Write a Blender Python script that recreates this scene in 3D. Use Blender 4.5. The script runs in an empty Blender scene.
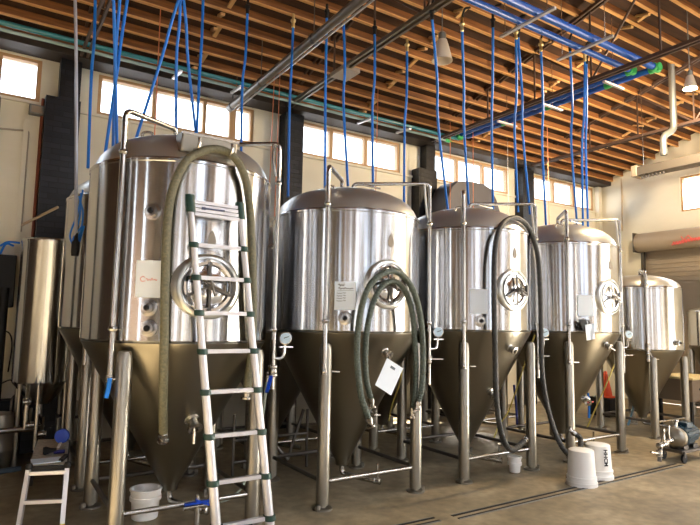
import bpy, math, random
from mathutils import Vector, Matrix
random.seed(7)
S = bpy.context.scene
C = S.collection
PI = math.pi

# ------------------------------------------------------------------ camera
F, PIT, ROL, YAW, CH = 567.2, .1019, .0182, .5726, 1.6
FW = Vector((math.sin(YAW)*math.cos(PIT), math.cos(YAW)*math.cos(PIT), math.sin(PIT)))
_r = Vector((math.cos(YAW), -math.sin(YAW), 0)); _u = _r.cross(FW)
CR = _r*math.cos(ROL)+_u*math.sin(ROL); CU = -_r*math.sin(ROL)+_u*math.cos(ROL)
def at(x, y, Y):
    "world point seen at pixel x, y on the vertical plane Y"
    d = FW+CR*((x-350)/F)+CU*((262.5-y)/F)
    return Vector((0, 0, CH))+d*(Y/d.y)
cam = bpy.data.cameras.new('camera'); cam.lens = F/700*36; cam.sensor_width = 36; cam.clip_start = .05
co = bpy.data.objects.new('camera', cam); C.objects.link(co)
co.matrix_world = Matrix(((CR.x, CU.x, -FW.x, 0), (CR.y, CU.y, -FW.y, 0), (CR.z, CU.z, -FW.z, CH), (0, 0, 0, 1)))
S.camera = co

# ------------------------------------------------------------------ materials
MATS = {}
def mat(name, col, rough=.5, metal=0., **k):
    if name in MATS: return MATS[name]
    m = bpy.data.materials.new(name); m.use_nodes = True
    nt = m.node_tree; b = nt.nodes['Principled BSDF']
    b.inputs['Base Color'].default_value = (*col, 1); b.inputs['Roughness'].default_value = rough
    b.inputs['Metallic'].default_value = metal
    for kk, v in k.get('inp', {}).items(): b.inputs[kk].default_value = v
    nz = k.get('noise')
    if nz:   # (scale vec, amount dark, color2)
        tc = nt.nodes.new('ShaderNodeTexCoord'); mp = nt.nodes.new('ShaderNodeMapping'); mp.inputs['Scale'].default_value = nz[0]
        n = nt.nodes.new('ShaderNodeTexNoise'); n.inputs['Scale'].default_value = nz[1]; n.inputs['Detail'].default_value = 6
        rp = nt.nodes.new('ShaderNodeValToRGB'); rp.color_ramp.elements[0].position = .35; rp.color_ramp.elements[1].position = .7
        rp.color_ramp.elements[0].color = (*nz[2], 1); rp.color_ramp.elements[1].color = (*col, 1)
        nt.links.new(tc.outputs['Object'], mp.inputs[0]); nt.links.new(mp.outputs[0], n.inputs[0])
        nt.links.new(n.outputs[0], rp.inputs[0]); nt.links.new(rp.outputs[0], b.inputs['Base Color'])
        if k.get('bump'):
            bp = nt.nodes.new('ShaderNodeBump'); bp.inputs['Strength'].default_value = k['bump']; bp.inputs['Distance'].default_value = .01
            nt.links.new(n.outputs[0], bp.inputs['Height']); nt.links.new(bp.outputs[0], b.inputs['Normal'])
    MATS[name] = m
    return m

def steel(name, col, rough, aniso, wob=.0, zs=.04):
    m = mat(name, col, rough, 1.0); nt = m.node_tree; b = nt.nodes['Principled BSDF']
    b.inputs['Anisotropic'].default_value = aniso; b.inputs['Anisotropic Rotation'].default_value = .25
    tg = nt.nodes.new('ShaderNodeTangent'); tg.direction_type = 'RADIAL'; tg.axis = 'Z'
    nt.links.new(tg.outputs[0], b.inputs['Tangent'])
    tc = nt.nodes.new('ShaderNodeTexCoord'); mp = nt.nodes.new('ShaderNodeMapping'); mp.inputs['Scale'].default_value = (1, 1, zs)
    n = nt.nodes.new('ShaderNodeTexNoise'); n.inputs['Scale'].default_value = 5; n.inputs['Detail'].default_value = 3
    n2 = nt.nodes.new('ShaderNodeTexNoise'); n2.inputs['Scale'].default_value = 9; n2.inputs['Detail'].default_value = 4
    mr = nt.nodes.new('ShaderNodeMapRange'); mr.inputs[3].default_value = rough*(.8 if wob else 1); mr.inputs[4].default_value = rough*(1.3 if wob else 1)
    bp = nt.nodes.new('ShaderNodeBump'); bp.inputs['Strength'].default_value = wob; bp.inputs['Distance'].default_value = .02
    nt.links.new(tc.outputs['Object'], mp.inputs[0]); nt.links.new(mp.outputs[0], n.inputs[0]); nt.links.new(tc.outputs['Object'], n2.inputs[0])
    nt.links.new(n2.outputs[0], mr.inputs[0]); nt.links.new(mr.outputs[0], b.inputs['Roughness'])
    nt.links.new(n.outputs[0], bp.inputs['Height'])
    if wob: nt.links.new(bp.outputs[0], b.inputs['Normal'])
    return m

M_vessel = steel('brushed_vessel_steel', (.575, .585, .60), .19, 1.0, .12)
M_dome = steel('satin_dome_steel', (.58, .59, .57), .33, .0, .0); M_dome.node_tree.nodes['Principled BSDF'].inputs['Metallic'].default_value = .86
M_door_steel = steel('polished_door_steel', (.6, .6, .6), .12, .0, .0)
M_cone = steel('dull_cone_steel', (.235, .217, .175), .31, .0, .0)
M_steel = mat('tube_steel', (.46, .445, .42), .25, 1.)
M_leg = mat('satin_leg_steel', (.31, .29, .25), .36, 1.)
M_dark_steel = mat('dark_steel', (.12, .11, .10), .4, .8)
M_iron = mat('truss_iron', (.085, .05, .036), .5, .2)
M_black = mat('black_plastic', (.010, .010, .011), .55, inp={'Specular IOR Level': .25})
M_alu = mat('brushed_aluminium', (.62, .62, .66), .38, .6)
M_green = mat('ladder_green_plastic', (.004, .035, .026), .45)
M_white = mat('white_plastic', (.82, .81, .77), .4)
M_paper = mat('white_paper', (.78, .86, .94), .6)
M_blue = mat('blue_air_tubing', (.003, .18, .74), .5, inp={'Specular IOR Level': .5})
M_bluepipe = mat('blue_pipe_paint', (.015, .10, .50), .25)
M_teal = mat('teal_pipe_paint', (.03, .22, .27), .2, inp={'Coat Weight': .5})
M_grn = mat('green_clip_plastic', (.03, .42, .12), .4)
M_brass = mat('brass', (.75, .6, .28), .35, .9)
M_copper = mat('copper_line', (.72, .25, .12), .35, .5)
M_hose_olive = mat('olive_rubber_hose', (.17, .16, .10), .6, noise=((1, 1, 1), 60, (.10, .10, .065)), bump=.3)
M_hose_green = mat('green_grey_rubber_hose', (.12, .15, .125), .55, noise=((1, 1, 1), 90, (.035, .05, .04)), bump=.5)
M_hose_black = mat('black_rubber_hose', (.05, .05, .045), .5, noise=((1, 1, 1), 90, (.012, .012, .012)), bump=.5)
M_clear = mat('cloudy_vinyl_tube', (.35, .40, .34), .3)
M_yellow = mat('yellow_tube', (.62, .50, .12), .45)
M_red = mat('red_orange_plastic', (.85, .09, .02), .5)
M_ink = mat('black_ink', (.01, .01, .012), .7)
M_redink = mat('red_ink', (.65, .10, .09), .6)
M_gauge = mat('gauge_face', (.55, .72, .85), .3)
M_wood = mat('joist_timber', (.33, .13, .035), .6, noise=((.6, 8, 8), 3, (.14, .05, .014)))  # joist sides, darkened to carry their shade in the colour
M_lit_edge = mat('lit_joist_edge', (.80, .46, .18), .6, noise=((.6, 8, 8), 3, (.55, .28, .09)))  # same joists' bottom edges, with the light on them painted in
M_deck = mat('roof_deck_timber', (.06, .024, .009), .85, noise=((.4, 6, 1), 4, (.03, .012, .005)))  # near-black brown: shade between the joists is put into the deck colour
M_bridge = mat('bridging_timber', (.62, .38, .16), .6)
M_beam = mat('dark_header_beam', (.028, .02, .016), .6)
M_frame = mat('window_frame_timber', (.52, .33, .17), .6)
M_door = mat('rollup_door_beige', (.36, .30, .23), .5, .1)
M_heater = mat('heater_grey', (.17, .15, .125), .4, .5)
M_flue = mat('galvanised_flue', (.26, .27, .26), .4, .7)
M_card = mat('box_brown', (.15, .11, .075), .6)
M_navy = mat('navy_pump_paint', (.01, .035, .06), .35)
M_cobalt = mat('cobalt_plastic', (.005, .06, .55), .35)
M_rug = mat('platform_deck', (.60, .54, .44), .7, noise=((1, 1, 1), 40, (.40, .35, .28)))
M_silverdark = mat('emblem_etched', (.26, .22, .17), .5, .2)

def wallmat(name, col, col2):
    m = mat(name, col, .8, noise=((.25, .25, .6), 2.2, col2)); nt = m.node_tree
    b = nt.nodes['Principled BSDF']
    tc = nt.nodes.new('ShaderNodeTexCoord'); mp = nt.nodes.new('ShaderNodeMapping'); mp.inputs['Rotation'].default_value = (PI/2, 0, 0)
    br = nt.nodes.new('ShaderNodeTexBrick'); br.inputs['Scale'].default_value = 1
    br.inputs['Brick Width'].default_value = .4; br.inputs['Row Height'].default_value = .2; br.inputs['Mortar Size'].default_value = .006
    br.inputs['Color1'].default_value = br.inputs['Color2'].default_value = (1, 1, 1, 1); br.inputs['Mortar'].default_value = (0, 0, 0, 1)
    bp = nt.nodes.new('ShaderNodeBump'); bp.inputs['Strength'].default_value = .25; bp.inputs['Distance'].default_value = .004
    nt.links.new(tc.outputs['Object'], mp.inputs[0]); nt.links.new(mp.outputs[0], br.inputs[0]); nt.links.new(br.outputs['Color'], bp.inputs['Height'])
    nt.links.new(bp.outputs[0], b.inputs['Normal'])
    return m
M_wall = wallmat('painted_block_wall', (.88, .85, .73), (.76, .73, .60))

def brickmat():
    m = mat('black_glazed_brick', (.02, .02, .022), .38, inp={'Specular IOR Level': .3}); nt = m.node_tree; b = nt.nodes['Principled BSDF']
    tc = nt.nodes.new('ShaderNodeTexCoord'); mp = nt.nodes.new('ShaderNodeMapping'); mp.inputs['Rotation'].default_value = (PI/2, 0, 0)
    br = nt.nodes.new('ShaderNodeTexBrick'); br.inputs['Scale'].default_value = 1
    br.inputs['Brick Width'].default_value = .2; br.inputs['Row Height'].default_value = .07; br.inputs['Mortar Size'].default_value = .006
    br.inputs['Color1'].default_value = (.008, .008, .010, 1); br.inputs['Color2'].default_value = (.018, .018, .024, 1); br.inputs['Mortar'].default_value = (.006, .006, .006, 1)
    bp = nt.nodes.new('ShaderNodeBump'); bp.inputs['Strength'].default_value = .8; bp.inputs['Distance'].default_value = .01
    nt.links.new(tc.outputs['Object'], mp.inputs[0]); nt.links.new(mp.outputs[0], br.inputs[0])
    nt.links.new(br.outputs['Color'], b.inputs['Base Color']); nt.links.new(br.outputs['Fac'], bp.inputs['Height']); bp.invert = True
    nt.links.new(bp.outputs[0], b.inputs['Normal'])
    return m
M_brick = brickmat()

def floormat():
    m = mat('stained_concrete', (.30, .24, .17), .45); nt = m.node_tree; b = nt.nodes['Principled BSDF']
    L = nt.links.new
    tc = nt.nodes.new('ShaderNodeTexCoord')
    n1 = nt.nodes.new('ShaderNodeTexNoise'); n1.inputs['Scale'].default_value = 1.6; n1.inputs['Detail'].default_value = 10; n1.inputs['Roughness'].default_value = .65
    n2 = nt.nodes.new('ShaderNodeTexNoise'); n2.inputs['Scale'].default_value = 9; n2.inputs['Detail'].default_value = 6
    r1 = nt.nodes.new('ShaderNodeValToRGB')
    for p, c in ((.3, (.115, .092, .056)), (.5, (.215, .178, .115)), (.72, (.36, .305, .21))):
        if p == .3: e = r1.color_ramp.elements[0]; e.position = p
        elif p == .72: e = r1.color_ramp.elements[-1]; e.position = p
        else: e = r1.color_ramp.elements.new(p)
        e.color = (*c, 1)
    mx = nt.nodes.new('ShaderNodeMixRGB'); mx.blend_type = 'MULTIPLY'; mx.inputs[0].default_value = .75
    L(tc.outputs['Object'], n1.inputs[0]); L(tc.outputs['Object'], n2.inputs[0]); L(n1.outputs[0], r1.inputs[0])
    L(r1.outputs[0], mx.inputs[1]); L(n2.outputs[0], mx.inputs[2])
    g = nt.nodes.new('ShaderNodeMixRGB'); g.blend_type = 'MULTIPLY'; g.inputs[0].default_value = 1; g.inputs[2].default_value = (1.75, 1.7, 1.62, 1)
    L(mx.outputs[0], g.inputs[1]); L(g.outputs[0], b.inputs['Base Color'])
    mr = nt.nodes.new('ShaderNodeMapRange'); mr.inputs[3].default_value = .3; mr.inputs[4].default_value = .7
    L(n1.outputs[0], mr.inputs[0]); L(mr.outputs[0], b.inputs['Roughness'])
    return m
M_floor = floormat()

def glassmat():
    m = bpy.data.materials.new('window_glass'); m.use_nodes = True; nt = m.node_tree; nt.nodes.clear()
    o = nt.nodes.new('ShaderNodeOutputMaterial'); mx = nt.nodes.new('ShaderNodeMixShader'); mx.inputs[0].default_value = .07
    t = nt.nodes.new('ShaderNodeBsdfTransparent'); g = nt.nodes.new('ShaderNodeBsdfGlossy'); g.inputs['Roughness'].default_value = .05
    t.inputs[0].default_value = (.95, .97, 1, 1)
    nt.links.new(t.outputs[0], mx.inputs[1]); nt.links.new(g.outputs[0], mx.inputs[2]); nt.links.new(mx.outputs[0], o.inputs[0])
    return m
M_glass = glassmat()

# ------------------------------------------------------------------ mesh helpers
def smooth_path(pts, k=8):
    pts = [Vector(p) for p in pts]
    P = [pts[0]*2-pts[1]]+pts+[pts[-1]*2-pts[-2]]; out = []
    for i in range(1, len(P)-2):
        for j in range(k):
            t = j/k; a, b, c, d = P[i-1:i+3]
            out.append(.5*((2*b)+(c-a)*t+(2*a-5*b+4*c-d)*t*t+(3*b-a-3*c+d)*t**3))
    out.append(pts[-1]); return out
def fillet(pts, r, k=5):
    pts = [Vector(p) for p in pts]; out = [pts[0]]
    for i in range(1, len(pts)-1):
        a, b, c = pts[i-1:i+2]
        u = (a-b); v = (c-b); rr = min(r, u.length*.45, v.length*.45); u.normalize(); v.normalize()
        p0 = b+u*rr; p1 = b+v*rr
        for j in range(k+1):
            t = j/k; out.append(p0*(1-t)**2+b*2*t*(1-t)+p1*t*t)
    out.append(pts[-1]); return out

class MB:
    def __init__(s): s.v = []; s.f = []
    def tube(s, pts, r, n=10, caps=True, r2=None):
        pts = [Vector(p) for p in pts]; m = len(pts)
        t = [(pts[min(i+1, m-1)]-pts[max(i-1, 0)]).normalized() for i in range(m)]
        a = Vector((0, 0, 1)) if abs(t[0].z) < .9 else Vector((1, 0, 0))
        x = t[0].cross(a).normalized(); base = len(s.v)
        for i in range(m):
            x = (x-t[i]*x.dot(t[i])).normalized(); y = t[i].cross(x)
            rr = r(i/(m-1)) if callable(r) else (r if r2 is None else r+(r2-r)*i/(m-1))
            for j in range(n):
                q = 2*PI*j/n; s.v.append(pts[i]+x*math.cos(q)*rr+y*math.sin(q)*rr)
        for i in range(m-1):
            for j in range(n):
                k = (j+1) % n; s.f.append((base+i*n+j, base+i*n+k, base+(i+1)*n+k, base+(i+1)*n+j))
        if caps:
            s.f.append(tuple(base+j for j in reversed(range(n)))); s.f.append(tuple(base+(m-1)*n+j for j in range(n)))
        return s
    def lathe(s, prof, n=48, o=(0, 0, 0), axis=(0, 0, 1)):
        o = Vector(o); z = Vector(axis).normalized()
        a = Vector((0, 0, 1)) if abs(z.z) < .9 else Vector((1, 0, 0))
        x = a.cross(z).normalized(); y = z.cross(x); base = len(s.v)
        if abs(z.z) >= .9: x, y = Vector((1, 0, 0)), Vector((0, 1, 0)) if z.z > 0 else Vector((0, -1, 0))
        for (r, h) in prof:
            for j in range(n):
                q = 2*PI*j/n; s.v.append(o+z*h+x*(r*math.cos(q))+y*(r*math.sin(q)))
        for i in range(len(prof)-1):
            for j in range(n):
                k = (j+1) % n; s.f.append((base+i*n+j, base+i*n+k, base+(i+1)*n+k, base+(i+1)*n+j))
        if prof[0][0] > 1e-4: s.f.append(tuple(base+j for j in reversed(range(n))))
        if prof[-1][0] > 1e-4: s.f.append(tuple(base+(len(prof)-1)*n+j for j in range(n)))
        return s
    def box(s, c, d, ax=None):
        c = Vector(c); X, Y, Z = ax or (Vector((1, 0, 0)), Vector((0, 1, 0)), Vector((0, 0, 1))); b = len(s.v)
        for sx in (-1, 1):
            for sy in (-1, 1):
                for sz in (-1, 1): s.v.append(c+X*(sx*d[0]/2)+Y*(sy*d[1]/2)+Z*(sz*d[2]/2))
        for f in ((0, 1, 3, 2), (4, 6, 7, 5), (0, 4, 5, 1), (2, 3, 7, 6), (0, 2, 6, 4), (1, 5, 7, 3)): s.f.append(tuple(b+i for i in f))
        return s
    def bar(s, a, b, w, h, up=(0, 0, 1)):
        a = Vector(a); b = Vector(b); z = (b-a); L = z.length; z.normalize(); u = Vector(up)
        x = u.cross(z)
        if x.length < 1e-3: x = Vector((1, 0, 0))
        x.normalize(); y = z.cross(x)
        return s.box((a+b)/2, (w, h, L), (x, y, z))
    def prism(s, pts, d):
        "polygon points (Vectors, planar) pushed along d"
        b = len(s.v); n = len(pts); d = Vector(d)
        s.v += [Vector(p) for p in pts]+[Vector(p)+d for p in pts]
        s.f.append(tuple(b+i for i in reversed(range(n)))); s.f.append(tuple(b+n+i for i in range(n)))
        for i in range(n): k = (i+1) % n; s.f.append((b+i, b+k, b+n+k, b+n+i))
        return s
    def build(s, name, m, parent=None, bevel=0, label=None):
        me = bpy.data.meshes.new(name); off = Vector((0, 0, 0))
        if parent is not None:
            p = parent
            while p is not None: off += Vector(p.location); p = p.parent
        if parent is None and s.v:   # origin at the base of the thing
            xs = [v.x for v in s.v]; ys = [v.y for v in s.v]; zs = [v.z for v in s.v]
            off = Vector(((min(xs)+max(xs))/2, (min(ys)+max(ys))/2, min(zs)))
        me.from_pydata([tuple(v-off) for v in s.v], [], s.f); me.validate()
        import bmesh
        bm = bmesh.new(); bm.from_mesh(me); bmesh.ops.remove_doubles(bm, verts=bm.verts, dist=1e-5)
        bmesh.ops.recalc_face_normals(bm, faces=bm.faces); bm.to_mesh(me); bm.free()
        me.polygons.foreach_set('use_smooth', [True]*len(me.polygons))
        me.set_sharp_from_angle(angle=.6)
        me.materials.append(m)
        o = bpy.data.objects.new(name, me); C.objects.link(o)
        if parent is not None: o.parent = parent
        else: o.location = off
        if bevel:
            b = o.modifiers.new('bevel', 'BEVEL'); b.width = bevel; b.segments = 2; b.limit_method = 'ANGLE'
        if label: o['label'] = label
        return o
def tag(o, label, cat, group=None, kind=None):
    if label: o['label'] = label
    if cat: o['category'] = cat
    if group: o['group'] = group
    if kind: o['kind'] = kind
    return o
def thing(name, loc, label, cat, group=None, kind=None):
    o = bpy.data.objects.new(name, None); C.objects.link(o); o.location = loc; o.empty_display_size = .1
    return tag(o, label, cat, group, kind)
def struct(o): o['kind'] = 'structure'; return o
def text_mesh(name, txt, size, m, parent, pos, ax, th=.001):
    "lettering as real thin mesh; ax = (right, up, out)"
    cu = bpy.data.curves.new(name, 'FONT'); cu.body = txt; cu.size = size; cu.extrude = th; cu.offset = size*.03; cu.align_x = 'CENTER'; cu.align_y = 'CENTER'
    t = bpy.data.objects.new(name, cu); C.objects.link(t)
    dg = bpy.context.evaluated_depsgraph_get(); me = bpy.data.meshes.new_from_object(t.evaluated_get(dg))
    bpy.data.objects.remove(t)
    off = Vector((0, 0, 0)); p = parent
    while p is not None: off += Vector(p.location); p = p.parent
    R, U, O = ax
    for v in me.vertices: v.co = Vector(pos)-off+R*v.co.x+U*v.co.y+O*v.co.z
    me.materials.clear(); me.materials.append(m)
    o = bpy.data.objects.new(name, me); C.objects.link(o); o.parent = parent
    return o

M_brownwall = mat('brown_brick_wall', (.09, .055, .035), .8, noise=((1, 1, 1), 3, (.05, .03, .02)))
# ------------------------------------------------------------------ room shell
XL, XR, YF, YB = -5.0, 12.1, -7.0, 7.935
SL = .30
RIDGE = .45
JD = .09
def rz(y): return 4.92+SL*(YB-y) if y > RIDGE else 4.92+SL*(YB-RIDGE)-SL*(RIDGE-y)
fl = MB().box(((XL+XR)/2, (YF+YB)/2, -.05), (XR-XL+.6, YB-YF+.6, .1)).build('floor', M_floor); struct(fl)

def wall_with_holes(name, m, u0, u1, z0, ztop, holes, make, th=.25):
    "ztop(u) gives the top; holes = (u0,u1,z0,z1) ; make(u,z,depth)->Vector"
    b = MB(); us = sorted(set([u0, u1]+[h[0] for h in holes]+[h[1] for h in holes]+([RIDGE] if u0 < RIDGE < u1 and callable(ztop) and ztop(u0) != ztop(RIDGE) else [])))
    for a, c in zip(us, us[1:]):
        hs = sorted([(h[2], h[3]) for h in holes if h[0] <= a+1e-6 and h[1] >= c-1e-6]); z = z0
        for (p, q) in hs+[(None, None)]:
            if p is None: za, zb = ztop(a), ztop(c)
            else: za = zb = p
            if za > z+1e-4 or zb > z+1e-4:
                pts = [make(a, z, 0), make(c, z, 0), make(c, zb, 0), make(a, za, 0)]
                d = make(a, z, th)-make(a, z, 0); b.prism(pts, d)
            if p is not None: z = q
    o = b.build(name, m); struct(o); return o

ZS, ZH = 4.30, 4.765
panes_back = [[(-.62, -.08), (0.0, .375)],
              [(1.14, 1.80), (1.86, 2.52), (2.57, 2.93), (3.03, 3.26)],
              [(4.07, 4.68), (4.75, 5.38), (5.45, 6.10)],
              [(6.96, 7.54), (7.60, 8.25), (8.31, 8.95)],
              [(9.83, 10.44), (10.50, 11.14), (11.20, 11.84)]]
holes = []
for g in panes_back: holes.append((g[0][0]-.05, g[-1][1]+.05, ZS-.04, ZH+.04))
holes.append((-3.6, -1.5, ZS-.04, ZH+.04))
panes_back.insert(0, [(-3.55, -2.9), (-2.84, -2.2), (-2.14, -1.55)])
wall_with_holes('wall_back', M_wall, XL, XR, 0, lambda u: rz(YB), holes, lambda u, z, d: Vector((u, YB+d, z)))
def window(n, ps, fixed, mk, zs=ZS, zh=ZH):
    "frame bars and panes; mk(u, z, d)"
    w = thing('window_%d' % n, mk(ps[0][0], zs, 0), None, None, kind='structure')
    b = MB(); u0, u1 = ps[0][0]-.05, ps[-1][1]+.05
    def bb(a, c, z0, z1):
        p = mk(a, z0, .02); q = mk(c, z1, .10); lo = Vector([min(p[i], q[i]) for i in range(3)]); hi = Vector([max(p[i], q[i]) for i in range(3)])
        b.box((lo+hi)/2, hi-lo)
    bb(u0, u1, zs-.04, zs); bb(u0, u1, zh, zh+.04); bb(u0, ps[0][0], zs, zh); bb(ps[-1][1], u1, zs, zh)
    for (a, c), (d, e) in zip(ps, ps[1:]): bb(c, d, zs, zh)
    b.build('window_frame', M_frame, w)
    for (a, c) in ps:
        g = MB(); p = mk(a, zs, .055); q = mk(c, zh, .061); lo = Vector([min(p[i], q[i]) for i in range(3)]); hi = Vector([max(p[i], q[i]) for i in range(3)])
        g.box((lo+hi)/2, hi-lo); g.build('pane', M_glass, w)
    return w
for i, g in enumerate(panes_back): window(i+1, g, YB, lambda u, z, d: Vector((u, YB+d, z)))
# right wall: the roll up door seen, one high window, and an open door nearer the camera
RW_holes = [(5.0, 6.88, 0, 3.25), (3.0, 6.06, 3.98, 4.72), (-5.0, .6, 0, 3.6)]
wall_with_holes('wall_right', M_wall, YF, YB, 0, rz, RW_holes, lambda u, z, d: Vector((XR+d, u, z)))
window(len(panes_back)+1, [(3.05, 4.0), (4.05, 5.0), (5.05, 6.02)], XR, lambda u, z, d: Vector((XR+d, u, z)), 4.02, 4.68)
wall_with_holes('wall_left', M_brownwall, YF, YB, 0, rz, [(-5.5, -4.4, 0, 3.6), (-3.2, -2.9, 0, 4.2), (-1.4, -1.2, .5, 4.2), (.6, 1.0, .5, 4.2), (2.6, 2.8, .5, 4.2)], lambda u, z, d: Vector((XL-d, u, z)))
FH = []; x = XL+.3; i = 0
for w_, g_ in zip((.5, .3, .9, .22, 1.3, .35, .2, 1.1, .28, .6, .2, 1.5, .3, .45, .9, .25, 1.2, .3, .8), (.5, .35, .25, .6, .22, .5, .3, .3, .7, .25, .3, .2, .6, .35, .3, .45, .3, .4, .3)):
    if x+w_ > XR-.2: break
    FH.append((x, x+w_, 0 if w_ > .5 else .5, 4.55 if i % 3 else 4.2)); x += w_+g_; i += 1
wall_with_holes('wall_front', M_brownwall, XL, XR, 0, lambda u: rz(YF), FH, lambda u, z, d: Vector((u, YF-d, z)))
# unseen building across the yard, added in coloured blocks for the steel to reflect
hb = thing('reflection_building', (3, -19, 0), None, None, kind='structure')
for i, (a, b_, h_, c_) in enumerate(((-24, -9, 7, (.55, .60, .66)), (-9, -2.5, 9, (.75, .74, .72)), (-2.5, 1, 6, (.30, .24, .18)), (1, 7.5, 8, (.62, .68, .74)), (7.5, 12, 6.5, (.48, .36, .25)), (12, 19, 9, (.8, .78, .74)), (19, 30, 7, (.5, .55, .6)))):
    MB().box(((a+b_)/2, -20-i % 2, h_/2), (b_-a, 4, h_)).build('reflection_facade', mat('reflection_facade_%s' % 'abcdefg'[i], c_, .8), hb)
# ground outside
struct(MB().box((4, 0, -.12), (90, 90, .02)).build('ground', mat('dark_asphalt', (.13, .13, .135), .8, noise=((1, 1, 1), 1.5, (.09, .09, .095)))))

# ceiling: deck, joists, bridging
FILL_SKY = [(1.2, 2.4), (4.6, 6.4), (8.2, 10.2)]; SY0, SY1 = -4.4, -.9  # unseen skylight openings, added behind the camera to brighten the room
ceil = MB()
def deck(x0, x1, y0, y1):
    z0 = rz(y0) if y0 != RIDGE else rz(RIDGE+1e-6); z1 = rz(y1) if y1 != RIDGE else rz(RIDGE+1e-6)
    ceil.prism([Vector((x0, y0, z0)), Vector((x1, y0, z0)), Vector((x1, y1, z1)), Vector((x0, y1, z1))], (0, 0, .06))
deck(XL-.25, XR+.25, RIDGE, YB+.25); deck(XL-.25, XR+.25, SY1, RIDGE); deck(XL-.25, XR+.25, YF-.25, SY0)
xs = [XL-.25]+[v for a in FILL_SKY for v in a]+[XR+.25]
for a, b in zip(xs[::2], xs[1::2]): deck(a, b, SY0, SY1)
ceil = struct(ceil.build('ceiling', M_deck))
y = YB-.36; k = 0
while y > YF+.1:
    if abs(y-RIDGE) > .05:
        b = MB()
        segs = [(XL, XR)] if not SY0 < y < SY1 else list(zip([XL]+[a[1] for a in FILL_SKY], [a[0] for a in FILL_SKY]+[XR]))
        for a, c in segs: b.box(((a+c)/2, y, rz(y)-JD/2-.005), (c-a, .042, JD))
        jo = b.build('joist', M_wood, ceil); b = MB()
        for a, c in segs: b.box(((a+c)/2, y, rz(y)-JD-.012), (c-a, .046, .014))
        b.build('lit_edge', M_lit_edge, jo)  # added strip that paints the light along the joist's underside
    y -= .25; k += 1
for xb in (-.6, 2.2, 4.98, 7.55, 10.4):
    y = YB-.485; k = 0; b = MB()
    while y > -.5:
        z = rz(y)-.06
        if k % 3 != 2:
            b.bar((xb, y-.10, z-.04), (xb+.02, y+.10, z+.03), .05, .03)
        if k % 2: b.bar((xb+.05, y+.10, z-.04), (xb+.07, y-.10, z+.03), .05, .03)
        y -= .25; k += 1
    b.build('bridging', M_bridge, ceil)
# header beam and wall plate over the windows
struct(MB().box(((XL+XR)/2, YB-.17, 4.87), (XR-XL-.02, .33, .085)).build('trim_1', M_beam))
struct(MB().box(((XL+XR)/2, YB-.02, ZS-.07), (XR-XL-.02, .03, .035)).build('trim_2', M_wall))
# black brick pillars carrying the trusses
PIL = [(.48, .87, 4.3, .62, .86), (3.74, 4.06, 4.8, 3.84, 4.05), (6.42, 6.84, 4.36, 6.62, 6.83), (9.18, 9.52, 4.8, 9.2, 9.5), (-2.6, -2.2, 4.3, -2.55, -2.3)]
for a, b_, z1, a2, b2 in PIL:
    struct(MB().box(((a+b_)/2, YB-.11, z1/2), (b_-a, .22, z1)).box(((a2+b2)/2, YB-.09, (z1+4.84)/2), (b2-a2, .18, 4.84-z1)).build('brick_pillar', M_brick))
# corner post and pilaster on the right
struct(MB().box((XR-.1, YB-.06, 2.45), (.12, .1, 4.88)).build('trim_3', M_wall))
struct(MB().box((.30, YB-.03, 2.0), (.05, .04, 4.0)).build('trim_4', M_wall))
struct(MB().tube([(.46, YB-.04, .3), (.46, YB-.04, 4.3)], .018).build('trim_5', mat('rust_conduit', (.25, .07, .04), .6)))

# trusses
def truss(x, diag=False, light=False):
    t = thing('roof_truss', (x, YB-.1, 4.87), None, None, kind='structure')
    zb = 4.86
    m = M_iron
    def tz(y): return zb+.12+.255*(YB-.1-y) if y > RIDGE else zb+.12+.255*(YB-.1-RIDGE)-.255*(RIDGE-y)
    w = .035
    MB().bar((x-w, YB-.2, zb), (x-w, YF+.2, zb), .03, .045).bar((x+w, YB-.2, zb), (x+w, YF+.2, zb), .03, .045).build('bottom_chord', M_heater if light else m, t)
    MB().bar((x-w, YB-.2, tz(YB-.2)), (x-w, RIDGE, tz(RIDGE)), .03, .05).bar((x+w, YB-.2, tz(YB-.2)), (x+w, RIDGE, tz(RIDGE)), .03, .05)\
        .bar((x-w, RIDGE, tz(RIDGE)), (x-w, YF+.1, tz(YF+.1)), .03, .05).bar((x+w, RIDGE, tz(RIDGE)), (x+w, YF+.1, tz(YF+.1)), .03, .05).build('top_chord', m, t)
    y = 6.28; i = 0; prev = None
    while y > YF+.5:
        MB().tube([(x, y, zb), (x, y, tz(y))], .014, 8).build('web_rod', m, t)
        if y < 4.9 and prev:
            a, b = ((prev, zb), (y, tz(y))) if i % 2 else ((prev, tz(prev)), (y, zb))
            MB().tube([(x, a[0], a[1]), (x, b[0], b[1])], .016, 8).build('web_rod', m, t)
        prev = y; y -= .93; i += 1
    return t
for i, x in enumerate((.86, 3.74, 6.65, 9.35, -2.4)): truss(x, light=(i == 1))

# roll up door on the right wall
dr = thing('door_1', (XR-.02, 6, 0), None, None, kind='structure')
b = MB()
n = 35
for i in range(n):
    z0 = 3.3*i/n; b.box((XR+.06, 5.94, z0+3.3/n/2), (.02, 1.86, 3.3/n-.012))
b.box((XR+.075, 5.94, 1.66), (.01, 1.9, 3.3)); b.build('door_curtain', M_door, dr)
MB().box((XR-.02, 6.89, 1.6), (.08, .06, 3.3)).box((XR-.02, 4.98, 1.6), (.08, .06, 3.3)).build('door_track', M_dark_steel, dr)
MB().lathe([(.205, 0), (.205, 2.22)], 32, (XR-.2, 4.66, 3.385), (0, 1, 0)).build('door_drum', M_door, dr)
MB().box((XR-.2, 6.89, 3.385), (.40, .02, .42)).box((XR-.2, 4.64, 3.385), (.40, .02, .42)).build('drum_bracket', M_dark_steel, dr)
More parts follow.
